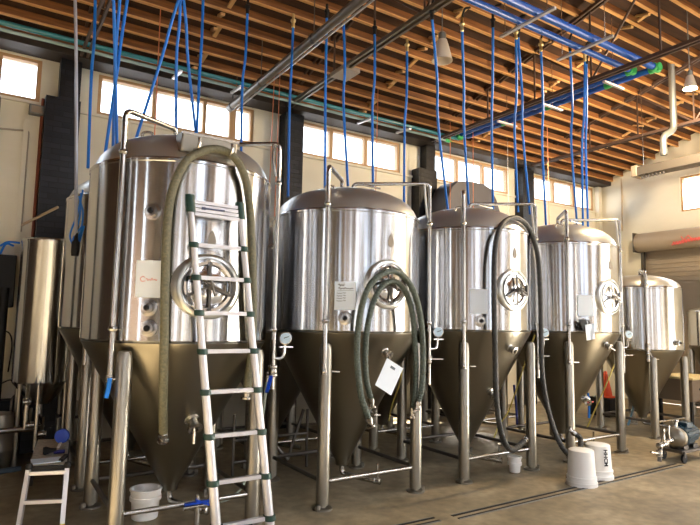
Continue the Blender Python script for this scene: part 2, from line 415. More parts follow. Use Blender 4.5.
# script lettering on the drum hood
sx = XR-.41
pts = [at(672+i*.7, 243.2-i*.115+(1.4 if i % 4 < 2 else -1.2)*(.8+.5*math.sin(i*1.7)), 7) for i in range(42)]
def on_x(p, x): d = p-Vector((0, 0, CH)); return Vector((0, 0, CH))+d*(x/d.x)
MB().tube(smooth_path([on_x(p, sx) for p in pts], 3), .013, 6).tube([on_x(at(681, 236.5, 7), sx), on_x(at(684, 240, 7), sx), on_x(at(688, 235.3, 7), sx), on_x(at(693, 239.5, 7), sx)], .011, 6).build('red_script', M_redink, dr)

# ------------------------------------------------------------------ fermentation tanks
def radial(cx, cy, ang, r, z): a = math.radians(ang); return Vector((cx+r*math.cos(a), cy+r*math.sin(a), z))
def rax(ang): a = math.radians(ang); o = Vector((math.cos(a), math.sin(a), 0)); r = Vector((-math.sin(a), math.cos(a), 0)); return r, Vector((0, 0, 1)), o

def tri_clamp(b, p, ax, r=.03):
    b.lathe([(r*.6, -.02), (r, -.012), (r*1.15, 0), (r, .012), (r*.6, .02)], 16, p, ax)
def valve(parent, p, ax, handle_dir, hm=None, size=1.):
    "butterfly valve body with a lever"
    v = MB(); s_ = size; ax = Vector(ax).normalized(); hd = Vector(handle_dir).normalized()
    v.lathe([(.02*s_, -.035*s_), (.032*s_, -.03*s_), (.032*s_, -.02*s_), (.026*s_, -.015*s_), (.03*s_, 0), (.026*s_, .015*s_), (.032*s_, .02*s_), (.032*s_, .03*s_), (.02*s_, .035*s_)], 16, p, ax)
    o = v.build('valve', M_steel, parent)
    h = MB(); q = Vector(p); h.tube([q, q+hd*.035*s_], .01*s_, 8); h.bar(q+hd*.03*s_, q+hd*.16*s_, .02*s_, .012*s_)
    h.build('valve_lever', hm or M_steel, o)
    return o

def fermenter(cx, cy, zb, zr, label, group, R=.74, s=.51, legz=1.40, front=True, ztip=.2, spray=(-.54, -.54), vent=(.74, -.43), ports=((-122, 1.62),), vent_z=3.0, spray_z=2.98, vent_end=.98, hgt=.32, man=True, simple=False, gauge=True):
    t = thing('fermentation_tank', (cx, cy, 0), label, 'tank', group)
    # vessel: cylinder and domed top in one shell
    k = R/.74
    prof = [(R-.02, zb-.004), (R, zb+.02), (R, zr-.02), (R, zr), (R-.012, zr+.004), (R-.016, zr+.012)]
    dome = [(.962, .035), (.93, .085), (.875, .135), (.79, .185), (.67, .228), (.52, .265), (.35, .292), (.18, .308), (.07, .313)]
    dprof = [(R-.016, zr+.010)]+[(R*a, zr+h/.313*hgt) for a, h in dome]+[(0, zr+hgt)]
    MB().lathe([(R-.02, zb-.004), (R-.02, zb-.002)]+prof[1:], 96, (cx, cy, 0)).build('vessel', M_vessel, t)
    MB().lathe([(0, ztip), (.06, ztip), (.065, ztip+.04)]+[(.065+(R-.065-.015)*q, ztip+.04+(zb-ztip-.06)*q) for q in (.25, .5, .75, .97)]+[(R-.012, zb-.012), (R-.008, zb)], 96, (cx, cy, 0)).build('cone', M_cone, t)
    MB().lathe(dprof, 96, (cx, cy, 0)).build('dome', M_dome, t)
    # weld bead ring at the shoulder
    MB().lathe([(R+.0005, zr-.03), (R+.006, zr-.024), (R+.006, zr-.006), (R, zr)], 96, (cx, cy, 0)).build('shoulder_band', M_vessel, t)
    for sx in (-1, 1):
        for sy in (-1, 1):
            lx, ly = cx+sx*s, cy+sy*s
            lg = MB().lathe([(.056, .04), (.056, legz-.05), (.045, legz-.01), (.02, legz)], 20, (lx, ly, 0)).build('leg', M_leg, t)
            MB().lathe([(.085, .0), (.085, .016), (.03, .02), (.03, .045)], 20, (lx, ly, 0)).lathe([(.022, 0), (.022, .05), (.014, .055)], 8, (lx+.06*sx, ly-.03, 0)).build('foot', M_leg, lg)
    zc = .225
    for (a, b) in (((-s, -s), (s, -s)), ((-s, s), (s, s)), ((-s, -s), (-s, s)), ((s, -s), (s, s))):
        m_ = M_steel if a[1] == b[1] == -s else M_dark_steel
        MB().tube([(cx+a[0], cy+a[1], zc), (cx+b[0], cy+b[1], zc)], .019, 12).build('brace', m_, t)
    # drain elbow below the cone
    o = MB().tube(fillet([(cx, cy, ztip+.02), (cx, cy, .115), (cx+.12, cy-.22, .10), (cx+.2, cy-.36, .10)], .06), .024, 12).build('drain_pipe', M_steel, t)
    if not simple: valve(t, (cx+.185, cy-.34, .10), (.5, -.85, 0), (0, 0, 1), M_steel)
    # spray pipe over the dome, down the front left leg
    px, py = cx+spray[0], cy+spray[1]
    pp = fillet([(px, py, 1.14), (px, py, spray_z), (cx-.12, cy-.1, zr+hgt+.07), (cx-.12, cy-.1, zr+hgt-.03)], .07)
    sp = MB().tube(pp, .021, 12).build('spray_pipe', M_steel, t)
    for q in (zb+.1, zr+.03): b = MB(); tri_clamp(b, (px, py, q), (0, 0, 1)); b.build('pipe_clamp', M_steel, sp)
    if not simple: valve(t, (px, py, 1.16), (0, 0, 1), (1, -.15, -.05), None, .9)
    vx, vy = cx+vent[0], cy+vent[1]
    vp = MB().tube(fillet([(cx+.06, cy-.02, zr+hgt-.04), (cx+.06, cy-.02, vent_z), (vx, vy, vent_z+.02), (vx, vy, vent_end)], .05), .019, 12).build('vent_pipe', M_steel, t)
    for q in (zr, zb+.1, 1.2): b = MB(); tri_clamp(b, (vx, vy, q), (0, 0, 1), .027); b.build('pipe_clamp', M_steel, vp)
    if not simple:
        # short bypass near the top right with pale tube
        MB().tube(fillet([(vx-.05, vy+.02, vent_z+.01), (vx-.06, vy+.0, vent_z-.12), (vx-.03, vy-.0, zr+.06)], .03), .012, 8).build('relief_tube', M_white if abs(cx-1.39) > .3 else M_steel, t)
        MB().lathe([(.07, 0), (.07, .02), (.045, .03), (.045, .06), (.02, .07), (.0, .075)], 20, (cx+.22, cy-.12, zr+hgt*.87)).tube([(cx+.12, cy-.12, zr+hgt+.06), (cx+.32, cy-.14, zr+hgt+.045)], .01, 8).build('pressure_relief_valve', M_steel, t)
        MB().tube(smooth_path([(cx-.42, cy-.3, zr+hgt*.55), (cx-.43, cy-.31, zr+hgt*.55+.07), (cx-.37, cy-.35, zr+hgt*.55+.07), (cx-.36, cy-.35, zr+hgt*.5)]), .01, 8).build('lifting_eye', M_steel, t)
    if man:
        r_, u_, o_ = rax(-90); zc = zb+.44 if zr < 2.7 else zb+.42
        mc = radial(cx, cy, -90, R-.075, zc); mr = .20 if zr < 2.7 else .215
        c1 = MB().lathe([(mr+.05, .03), (mr+.03, .072), (mr+.01, .086), (mr-.006, .088), (mr-.014, .07), (mr-.022, .05)], 48, mc, o_).build('manway_collar', M_dome, t)
        d = MB().lathe([(0, .092), (.05, .091), (mr-.08, .082), (mr-.062, .076), (mr-.052, .092), (mr-.03, .092), (mr-.026, .055)], 48, mc, o_).build('manway_door', M_door_steel, t)
        b = MB(); hub = mc+o_*.125
        for a in (90, 205, -20, -88):
            q = math.radians(a); e = mc+o_*.108+(r_*math.cos(q)+u_*math.sin(q))*(mr-.035); b.bar(mc+o_*.115, e, .018, .012, o_)
        b.lathe([(.024, -.02), (.024, .03), (.012, .035), (.012, .05)], 12, hub, o_)
        b.tube([hub+o_*.04-r_*.07+u_*.04, hub+o_*.04+r_*.08-u_*.03], .008, 8); b.tube([hub+o_*.045+u_*.06-r_*.02, hub+o_*.045-u_*.07+r_*.02], .008, 8)
        b.bar(mc+o_*.10+r_*(mr-.03)+u_*.06, mc+o_*.10+r_*(mr-.03)-u_*.06, .025, .03, o_)
        b.build('manway_handle', M_dark_steel if cx < 6 else M_steel, d)
        # drop-shaped emblem
        ec = radial(cx, cy, -89, R+.001, zb+.84 if zr < 2.7 else zb+.78); pts = []
        er, eu, eo = rax(-89)
        for i in range(28):
            q = 2*PI*i/28; w = .036*math.sin(q)*(math.sin(q/2)**1.1)
            pts.append(ec+er*w*1.15+eu*(.062*math.cos(q)))
        MB().prism(pts, eo*.003).build('emblem', M_silverdark, t)
    for a, z in ports:
        r_, u_, o_ = rax(a); p = radial(cx, cy, a, R-.01, z)
        q = MB().lathe([(.062, .01), (.06, .016), (.034, .02), (.03, .045), (.042, .05), (.042, .065), (.022, .067), (.018, .06)], 24, p, o_).build('thermowell_port', M_steel, t)
        MB().lathe([(.018, .055), (.016, .085), (0, .086)], 12, p, o_).build('port_plug', M_black, q)
    return t

def gauge(parent, p, r=.05, toward=(-.45, -1, .05)):
    n_ = Vector(toward).normalized(); p = Vector(p)
    g = MB().lathe([(r, -.02), (r*1.08, 0), (r*1.08, .012), (r*.95, .014)], 24, p, n_).build('gauge', M_steel, parent)
    MB().lathe([(r*.93, .008), (r*.93, .0145)], 24, p, n_).build('gauge_face', M_gauge, g)
    R = Vector((0, 0, 1)).cross(n_).normalized(); U = n_.cross(R)
    MB().bar(p+n_*.018-R*r*.3, p+n_*.018+R*r*.55+U*r*.3, .006, .003, n_).build('gauge_needle', M_ink, g)
def gauge_arm(t, vx, vy, z, lever=None):
    "elbow off the vent pipe carrying a gauge, and the valve below it"
    e = MB().tube(fillet([(vx, vy, z-.17), (vx+.09, vy-.01, z-.17), (vx+.10, vy-.01, z-.06)], .05), .014, 10)
    e.tube([(vx+.05, vy-.01, z-.075), (vx+.17, vy-.02, z-.075)], .009, 8)
    e.build('gauge_elbow', M_steel, t); gauge(t, (vx+.10, vy-.02, z))
    valve(t, (vx, vy, z-.27), (0, 0, 1), (-.45, -.5, -.75) if lever else (1, -.3, 0), lever, 1.35 if lever else .95)

G = 'conical fermenters in the front row'
T1 = fermenter(1.39, 4.82, 1.41, 2.77, 'large polished steel conical fermenter nearest the camera, behind the telescopic ladder', G, spray=(-.60, -.50), vent=(.69, -.43), spray_z=3.12, vent_z=3.10,
               ports=((-122.4, 2.36), (-121.7, 1.665), (-121.1, 1.52)), legz=1.36, vent_end=1.02, hgt=.34)
T2 = fermenter(3.06, 4.83, 1.49, 2.6, 'steel conical fermenter with a handwritten card and a looped green-grey hose over its manway', G)
T3 = fermenter(4.71, 4.83, 1.51, 2.6, 'steel conical fermenter with a black hose arched over its shoulder, third in the front row', G)
T4 = fermenter(6.42, 4.83, 1.50, 2.6, 'steel conical fermenter with a cloth hanging under its white card, behind the upturned buckets', G)
gauge_arm(T1, 1.39+.69, 4.82-.43, 1.44, M_cobalt)
gauge_arm(T2, 3.06+.74, 4.83-.43, 1.50)
gauge_arm(T3, 4.71+.74, 4.83-.43, 1.50)
gauge_arm(T4, 6.42+.74, 4.83-.43, 1.48)
# small front port on each cone with a valve
def cone_valve(t, cx, cy, p, lever_dir, m=None, k=1.):
    o_ = Vector((p[0]-cx, p[1]-cy, -.3)).normalized()
    q = MB().lathe([(a*k, b_*k) for a, b_ in [(.045, -.04), (.045, 0), (.03, .01), (.03, .05), (.042, .055), (.042, .07), (.02, .072), (.018, .05), (0, .05)]], 20, p, o_).build('sample_port', M_steel, t)
    MB().tube([Vector(p)+o_*.06, Vector(p)+o_*.06+Vector(lever_dir)*.1*k], .008*k, 8).build('valve_lever', m or M_steel, q)
def on_cone(x, y, cx, cy, zb, R=.74, zt=.24):
    d = at(x, y, 1.0)-Vector((0, 0, CH)); o = Vector((0, 0, CH)); t = 2.0
    while t < 12:
        p = o+d*t; rr = .065+(R-.08)*(p.z-zt)/(zb-.02-zt)
        if (p.x-cx)**2+(p.y-cy)**2 < rr*rr and p.z < zb: return p
        t += .002
    return o+d*4.1
cone_valve(T1, 1.39, 4.82, on_cone(192, 420, 1.39, 4.82, 1.41), (0, 0, -1), None, 1.35)
cone_valve(T2, 3.06, 4.83, on_cone(385, 352, 3.06, 4.83, 1.49), (.2, 0, -1))
cone_valve(T2, 3.06, 4.83, on_cone(368, 410, 3.06, 4.83, 1.49), (1, 0, -.1))
cone_valve(T3, 4.71, 4.83, on_cone(510, 348, 4.71, 4.83, 1.51), (.5, 0, .3))
cone_valve(T3, 4.71, 4.83, on_cone(490, 392, 4.71, 4.83, 1.51), (.5, 0, .3))
cone_valve(T4, 6.42, 4.83, on_cone(586, 400, 6.42, 4.83, 1.50), (1, 0, 0), M_redink)
cone_valve(T4, 6.42, 4.83, on_cone(606, 345, 6.42, 4.83, 1.50), (1, 0, -.4))
# control box on top of the first tank
b = MB(); cxb = Vector((1.36, 4.17, 2.905)); ax = (Vector((1, 0, .0)), Vector((0, .985, .17)).normalized(), Vector((0, -.17, .985)).normalized())
b.box(cxb, (.43, .17, .15), ax); bx = b.build('dome_box', M_leg, T1, bevel=.012)
MB().box(cxb-ax[1]*.088+ax[2]*.065, (.44, .012, .02), ax).build('dome_box_lip', M_steel, bx)
for q in (1.24, 1.49): MB().tube(smooth_path([(q, 4.08, 2.84), (q, 3.99, 2.83), (q, 3.965, 2.86), (q, 3.965, 2.90)]), .012, 8).build('hose_hook', M_steel, T1)

# back row
GB = 'conical fermenters in the back row'
fermenter(1.39, 6.42, 1.47, 2.8, 'steel conical fermenter partly hidden behind the left side of the ladder tank', GB, R=.735, simple=True, gauge=False, man=False, ports=())
for x, l in ((3.06, 'steel conical fermenter seen between the legs of the tank with the handwritten card'), (4.71, 'steel conical fermenter standing behind the gap between second and third front tanks'), (6.40, 'steel conical fermenter in the back row seen between third and fourth front tanks')):
    fermenter(x, 6.42, 1.45, 2.42, l, GB, simple=True, gauge=False, man=False, ports=(), spray_z=2.78, vent_z=2.8, legz=1.36)
# small tank at the right end
T5 = fermenter(8.65, 5.03, 1.24, 2.18, 'smaller steel conical fermenter at the right end of the row', 'small tanks at the right', R=.60, s=.43, legz=1.15, hgt=.21, man=False, ports=((-97, 1.36),), spray=(-.45, -.38), spray_z=2.36, vent=(-.50, -.40), vent_z=2.38, vent_end=1.1, simple=True)
valve(T5, (8.65-.50, 5.03-.40, 1.28), (0, 0, 1), (.2, -.3, -.8)); valve(T5, (8.65-.50, 5.03-.40, 1.12), (0, 0, 1), (.6, -.3, 0))
T6 = fermenter(11.25, 5.0, 1.25, 1.88, 'low steel tank with blue valves on its lid at the right edge', 'small tanks at the right', R=.55, s=.38, legz=1.2, hgt=.08, man=False, ports=(), simple=True, spray_z=2.15, spray=(.46, .3), vent=(.5, .3), vent_z=2.16)
for i in range(5):
    p = (10.98+.09*i, 4.72-.02*i, 2.04+.02*(i % 2)); MB().lathe([(.02, -.12), (.02, -.03), (.045, -.03), (.05, .02), (.03, .05), (0, .055)], 12, p).build('blue_valve', M_cobalt, T6)

# ------------------------------------------------------------------ cards, tag, cloth
def card(cx, cy, ang, z, w, h, label, lines):
    r_, u_, o_ = rax(ang); p = radial(cx, cy, ang, .748, z)
    t = thing('sign_card', p, label, 'card', 'cards hung on the tanks')
    MB().box(p, (w, h, .004), (r_, u_, o_)).build('card_sheet', M_paper, t)
    MB().box(p+u_*(h/2-.008)+o_*.006, (.035, .02, .01), (r_, u_, o_)).build('magnet_clip', M_paper, t)
    for (pts, m, th) in lines:
        MB().tube(smooth_path([p+r_*(a*w)+u_*(b_*h)+o_*.004 for a, b_ in pts], 4), th, 5).build('handwriting', m, t)
    return t
wav = lambda x0, x1, y, n, a: [(x0+(x1-x0)*i/n, y+a*math.sin(i*2.3)*(.6+.4*math.sin(i*1.3))) for i in range(n+1)]
card(1.39, 4.82, -122.2, 1.87, .19, .265, 'white card with one faint red handwritten word on the ladder tank',
     [([(-.16, .03), (-.24, .07), (-.33, .0), (-.26, -.07), (-.14, -.05)], M_redink, .002), (wav(-.12, .3, -.015, 11, .04), M_redink, .002)])
card(3.06, 4.83, -122.2, 1.815, .185, .245, 'white card with black handwritten heading and lines of notes',
     [(wav(-.33, -.05, .38, 6, .05), M_ink, .003), (wav(-.33, .38, .26, 13, .04), M_ink, .0028), ([(-.38, .17), (.4, .19)], M_ink, .0012)]
     +[(wav(-.4, -.15, .08-.09*i, 6, .022), M_ink, .0018) for i in range(4)]+[(wav(-.1, .03, .1-.09*i, 4, .02), M_ink, .0018) for i in range(4)])
card(4.71, 4.83, -123, 1.82, .185, .25, 'blank white card on the tank with the black hose', [])
card(6.42, 4.83, -119.5, 1.83, .185, .25, 'blank white card with a cloth hanging beneath it', [])
# rag under the fourth card
def sheet(name, m, rows, th=.004):
    b = MB(); nr = len(rows); nc = len(rows[0]); base = 0
    for s_ in (0, 1):
        for r in rows:
            for p in r: b.v.append(Vector(p)+Vector((0, -th*s_, 0)))
    N = nr*nc
    for i in range(nr-1):
        for j in range(nc-1):
            q = (i*nc+j, i*nc+j+1, (i+1)*nc+j+1, (i+1)*nc+j); b.f.append(q); b.f.append(tuple(N+k for k in reversed(q)))
    edge = [(0, j) for j in range(nc)]+[(i, nc-1) for i in range(1, nr)]+[(nr-1, j) for j in range(nc-2, -1, -1)]+[(i, 0) for i in range(nr-2, 0, -1)]
    for a, c in zip(edge, edge[1:]+edge[:1]):
        p, q = a[0]*nc+a[1], c[0]*nc+c[1]; b.f.append((p, q, N+q, N+p))
    return b
cl = thing('work_cloth', at(588, 322, 4.12), 'black and white cloth hanging below the card on the fourth front tank', 'cloth')
rows = [[at(579+j*3.3+i*1.1, 319.5+i*3+j*.5-(1-abs(j-2)*.5)*1.2, 4.14-.02*math.sin(j*1.7+i*.6)-.008*i) for j in range(4)] for i in range(5)]
sheet('c', None, rows).build('black_fold', M_black, cl)
rows = [[at(585+j*2.1+i*.3, 325+i*3.1-j*.4, 4.10-.015*math.sin(j*1.7+i*.5)) for j in range(5)] for i in range(6)]
sheet('c', None, rows).build('white_fold', M_paper, cl)
tg = thing('hanging_tag', at(389, 360, 4.0), 'white paper sheet in a clear sleeve hanging crooked from the cone valve', 'paper')
sheet('t', None, [[at(387-i*2.4+j*4.0, 358+i*5.4+j*2.6, 4.0-.004*j) for j in range(5)] for i in range(6)], .003).build('paper_sheet', M_paper, tg)
MB().box(at(393.5, 368.5, 3.99), (.07, .006, .022), (Vector((.86, 0, -.5)), Vector((0, 1, 0)), Vector((.5, 0, .86)))).build('label_block', mat('slate_label', (.1, .13, .16), .6), tg)
MB().tube([at(386, 351, 4.03), at(391, 360, 4.0)], .003, 6).build('tie', M_steel, tg)

# ------------------------------------------------------------------ hoses
def ribs(i_): return 1
def hose(name, pts, r, m, label, group=None, ends=True, cat='hose', k=8, rib=False):
    t = thing(name, pts[0], label, cat, group); P = smooth_path(pts, k)
    if rib: Q = smooth_path(pts, 26); MB().tube(Q, lambda u: r*(1+.07*math.sin(u*(len(Q)-1)*PI/2)), 12).build('hose_tube', m, t)
    else: MB().tube(P, r, 12).build('hose_tube', m, t)
    if ends:
        for a, b_ in ((P[0], P[1]), (P[-1], P[-2])):
            d = (a-b_).normalized(); MB().lathe([(r*.9, -.02), (r*1.15, -.015), (r*1.15, .02), (r*.8, .025), (r*.8, .05), (r*1.3, .055), (r*1.3, .07), (r*.7, .07)], 14, a, d).build('hose_fitting', M_steel, t)
    return t
hose('brewing_hose', [at(163, 434, 4.30), at(163, 405, 4.16), at(164, 350, 4.05), at(165, 290, 4.02), at(167, 230, 4.02), at(172, 192, 4.03), at(184, 164, 4.02), at(198, 153, 4.02), at(215, 149, 4.02), at(232, 155, 4.03), at(243, 172, 4.05), at(249, 200, 4.08), at(252, 250, 4.09), at(253, 300, 4.10), at(252, 345, 4.13), at(247, 390, 4.17)], .031, M_hose_olive,
     'long olive hose hung over the shoulder of the ladder tank')
hose('brewing_hose', [at(369, 419, 3.98), at(361, 395, 3.96), at(357, 355, 3.95), at(360, 315, 3.93), at(369, 287, 3.90), at(384, 273, 3.88), at(399, 273, 3.88), at(412, 288, 3.90), at(420, 315, 3.93), at(423, 350, 3.95), at(422, 385, 3.96), at(418, 403, 3.98)], .027, M_hose_green,
     'outer green-grey hose looped over the manway handle', rib=True)
hose('brewing_hose', [at(371, 400, 4.03), at(366, 375, 4.00), at(366, 340, 3.985), at(371, 310, 3.965), at(380, 289, 3.95), at(392, 281, 3.945), at(404, 289, 3.95), at(412, 312, 3.97), at(415, 345, 3.985), at(416, 368, 4.0), at(415, 395, 4.02), at(413, 410, 4.04)], .025, M_hose_green,
     'inner green-grey hose nested under the looped hose on the manway', rib=True)
hose('brewing_hose', [at(524, 441, 4.28), at(513, 450, 4.1), at(505, 443, 4.05), at(499, 422, 4.03), at(496, 390, 4.02), at(495, 340, 4.02), at(494, 290, 4.02), at(495, 250, 4.03), at(500, 228, 4.06), at(509, 219, 4.12), at(519, 219, 4.15), at(529, 229, 4.18), at(537, 252, 4.19), at(540, 285, 4.19), at(541, 330, 4.19), at(542, 370, 4.18), at(547, 405, 4.15), at(557, 437, 4.08), at(566, 452, 4.0), at(574, 456, 3.98), at(580, 449, 4.0), at(580, 438, 4.04), at(574, 433, 4.08)], .028, M_hose_black,
     'black ribbed hose arched over the third front tank and trailing to the buckets', rib=True)
hose('thin_tube', [at(262, 395, 4.6), at(259, 425, 4.6), at(251, 460, 4.6), at(243, 485, 4.55), at(232, 497, 4.5), at(220, 502, 4.45)], .011, M_clear, 'thin cloudy tube curving down behind the ladder', ends=False, cat='tube')
hose('thin_tube', [at(267, 380, 4.7), at(264, 405, 4.7), at(260, 432, 4.7)], .014, M_clear, 'short cloudy tube hanging beside the blue lever', ends=True, cat='tube')
for pts, l in (([at(624, 333, 4.5), at(620, 350, 4.5), at(608, 380, 4.55), at(594, 412, 4.7), at(587, 428, 4.8)], 'yellow tube slanting down from the fourth front tank'),
               ([at(535, 335, 4.6), at(528, 352, 4.7), at(521, 375, 4.9), at(509, 410, 5.1), at(499, 425, 5.2), at(493, 441, 5.2)], 'yellow tube slanting down right of the third front tank'),
               ([at(402, 370, 5.0), at(399, 385, 5.1), at(392, 405, 5.3), at(389, 421, 5.3)], 'yellow tube slanting down behind the hanging paper'),
               ([at(425, 262, 5.0), at(425, 300, 5.0), at(423, 360, 5.1), at(420, 385, 5.1)], 'yellow tube hanging straight in the gap before the third tank')):
    hose('yellow_tube', pts, .009, M_yellow, l, 'yellow tubes among the tanks', ends=False, cat='tube')

# ------------------------------------------------------------------ blue service pipes
def pipe(name, pts, r, m, label, fr=.06):
    o = MB().tube(fillet(pts, fr), r, 14).build(name, m); tag(o, label, 'pipe'); return o
bp1 = thing('service_pipe', (7.2, 3.85, 4.97), 'outer blue pipe turning the corner high under the roof', 'pipe', 'blue and teal overhead pipes')
MB().tube([(-3, 3.85, 4.97), (7.2, 3.85, 4.97), ], .045, 16).build('long_run', M_bluepipe, bp1)
MB().tube([(7.2, 3.85, 4.97), (7.2, 7.3, 4.97)], .04, 16).build('cross_run', M_bluepipe, bp1)
MB().lathe([(.055, -.08), (.055, .06)], 16, (7.2, 3.85, 4.97), (1, 0, 0)).lathe([(.055, -.06), (.055, .08)], 16, (7.2, 3.85, 4.97), (0, 1, 0)).build('green_elbow', M_grn, bp1)
bp2 = thing('service_pipe', (7.03, 4.08, 4.97), 'inner blue pipe with green elbow beside the outer blue pipe', 'pipe', 'blue and teal overhead pipes')
MB().tube([(-3, 4.08, 4.97), (7.03, 4.08, 4.97)], .038, 16).build('long_run', M_bluepipe, bp2)
MB().tube([(7.03, 4.08, 4.97), (7.03, 7.3, 4.97)], .034, 16).build('cross_run', M_bluepipe, bp2)
MB().lathe([(.048, -.07), (.048, .05)], 16, (7.03, 4.08, 4.97), (1, 0, 0)).lathe([(.048, -.05), (.048, .07)], 16, (7.03, 4.08, 4.97), (0, 1, 0)).build('green_elbow', M_grn, bp2)
bp3 = thing('service_pipe', (2, 7.3, 4.9), 'upper teal pipe running along the window wall', 'pipe', 'blue and teal overhead pipes')
MB().tube([(-4.9, 7.35, 4.905), (7.03, 7.35, 4.905), ], .032, 14).build('wall_run', M_teal, bp3)
MB().lathe([(.045, -.07), (.045, .05)], 16, (7.03, 7.33, 4.93), (1, 0, 0)).build('green_elbow', M_grn, bp3)
bp4 = thing('service_pipe', (2, 7.3, 4.8), 'lower pale teal pipe running along the window wall', 'pipe', 'blue and teal overhead pipes')
MB().tube([(-4.9, 7.38, 4.835), (6.8, 7.38, 4.835)], .02, 12).build('wall_run', mat('pale_teal_pipe', (.35, .50, .48), .25), bp4)
MB().lathe([(.032, -.07), (.032, .05)], 16, (6.8, 7.38, 4.835), (1, 0, 0)).build('green_elbow', M_grn, bp4)
GS = 'strut brackets carrying the overhead pipes'
for i, (x, nm) in enumerate(((1.95, 'over the left windows'), (2.78, 'beside the grey heater tube'), (4.95, 'over the middle windows'), (5.75, 'right of the middle windows'))):
    p = Vector((x, 7.3, 4.79))
    t = thing('strut_bracket', p, 'pale metal strut bracket under the teal pipes '+nm, 'bracket', GS)
    MB().bar((x, 7.15, 4.78), (x, 7.52, 4.81), .04, .025).build('strut_channel', M_alu, t)
    MB().tube([(x, 7.33, 4.78), (x, 7.33, rz(7.33)-.02)], .006, 6).build('hanger_rod', M_steel, t)
for x, nm in ((4.82, 'near the roof lamp'), (5.85, 'second from the blue corner'), (2.9, 'nearer the left')):
    t = thing('strut_bracket', (x, 3.95, 4.9), 'pale strut bracket under the blue pipe pair, '+nm, 'bracket', GS)
    MB().bar((x, 3.6, 4.90), (x, 4.35, 4.90), .04, .025).build('strut_channel', M_alu, t)
    for yy in (3.7, 4.28): MB().tube([(x, yy, 4.89), (x, yy, rz(yy)-.02)], .006, 6).build('hanger_rod', M_steel, t)
for y, nm in ((6.3, 'nearest the window wall'), (5.4, 'midway to the corner'), (4.4, 'nearest the corner')):
    t = thing('strut_bracket', (7.12, y, 4.9), 'pale strut bracket under the crossing blue pipes, '+nm, 'bracket', GS)
    MB().bar((6.9, y, 4.905), (7.35, y, 4.905), .04, .025).build('strut_channel', M_alu, t)
    MB().tube([(7.12, y, 4.9), (7.12, y, rz(y)-.02)], .006, 6).build('hanger_rod', M_steel, t)
    MB().lathe([(.047, -.05), (.047, .05)], 14, (7.2, y+.12, 4.97), (0, 1, 0)).build('green_clip', M_grn, t)

# blue air drops: (x top, y top, x bottom, y bottom, Y top, Y bottom, words)
drops = [(95, 0, 88, 168, 6.0, 5.9, 'leftmost, beside the black pillar'),
         (113, 0, 117, 145, 5.2, 5.6, 'first of three crossing above the left tank'), (120, 0, 113, 150, 5.3, 5.7, 'second of three crossing above the left tank'), (128, 0, 104, 162, 5.4, 5.5, 'third of three crossing above the left tank'),
         (179, 0, 133, 148, 5.2, 5.6, 'fanning left of the three over the ladder tank'), (180, 0, 176, 150, 5.2, 5.6, 'middle of the three over the ladder tank'), (183, 0, 198, 152, 5.2, 5.6, 'fanning right of the three over the ladder tank'),
         (203, 0, 196, 150, 5.5, 5.3, 'behind the dome box'), (248, 0, 241, 162, 5.6, 5.5, 'right side of the ladder tank'), (294, 0, 288, 197, 5.6, 5.4, 'left edge of the second tank'),
         (327, 0, 325, 194, 5.2, 4.95, 'left of the second tank lid'), (343, 0, 348, 186, 5.2, 5.0, 'centre of the second tank lid'), (375, 0, 373, 187, 5.2, 5.0, 'right of the second tank lid'),
         (408, 0, 404, 206, 5.3, 5.2, 'right shoulder of the second tank'), (432, 18, 448, 212, 4.3, 5.0, 'left of the third tank lid'), (462, 30, 469, 210, 4.3, 5.0, 'centre of the third tank lid'),
         (493, 26, 493, 209, 4.3, 5.0, 'right of the third tank lid'), (516, 38, 518, 212, 4.3, 5.0, 'left of a close pair by the third tank'), (518, 36, 530, 214, 4.3, 5.1, 'right of a close pair by the third tank'),
         (541, 50, 546, 226, 4.3, 5.0, 'left of the fourth tank lid'), (570, 50, 577, 225, 4.3, 5.0, 'centre of the fourth tank lid'), (585, 60, 583, 226, 4.3, 4.9, 'right of the fourth tank lid'), (588, 170, 588, 227, 4.7, 4.9, 'short one right of the fourth tank lid')]
for i, (xa, ya, xb, yb, Ya, Yb, w) in enumerate(drops):
    A = at(xa, ya, Ya); B = at(xb, yb, Yb)
    if ya == 0:
        d = (A-B); A = B+d*((4.93-B.z)/d.z)
    if ya == 170: A = at(585, 62, 4.3)+Vector((.03, 0, 0))
    t = thing('air_tube', B, 'blue air tube, '+w, 'tube', 'blue air tubes hanging to the tanks')
    mid = (A+B)/2+Vector((.012*math.sin(i*2.1), .03, 0))
    MB().tube(smooth_path([A, A*.7+B*.3+Vector((.008*math.cos(i), 0, 0)), mid, B], 5), .0145, 8).build('tubing', M_blue, t)
    MB().lathe([(.012, 0), (.02, .01), (.02, .07), (.03, .08), (.03, .1), (.016, .11), (.016, .17)], 10, A-Vector((0, 0, .02)), (0, 0, 1)).build('quick_coupler', M_brass if i % 2 else M_black, t)
    if ya: MB().tube(smooth_path([A+Vector((0, 0, .13)), A+Vector((0, -.04, .22)), A+Vector((0, -.12, .2))], 4), .013, 8).build('black_elbow', M_black, t)
# copper drops
for i, (xa, xb, yb, Y, w) in enumerate(((161, 155, 140, 6.6, 'above the ladder tank'), (280, 271, 120, 7.2, 'left of a pair by the second pillar'), (284, 277, 130, 7.2, 'right of a pair by the second pillar'),
                                      (381, 375, 180, 6.9, 'between the middle windows'), (452, 450, 140, 7.2, 'near the third pillar'), (473, 473, 178, 7.0, 'above the dark hood'), (543, 548, 150, 6.6, 'left of the fourth tank'), (505, 508, 170, 7.2, 'beside the blue pair'))):
    A = at(xa, 0, Y); B = at(xb, yb, Y); d = A-B; A = B+d*((rz(Y)-.03-B.z)/d.z)
    o = MB().tube([A, Vector((B.x, B.y, 2.5))], .006, 6).build('copper_line', M_copper if i != 7 else M_steel); tag(o, 'thin copper line dropping from the roof '+w if i != 7 else 'thin grey line dropping from the roof beside the blue pair', 'line', 'thin lines dropping from the roof')
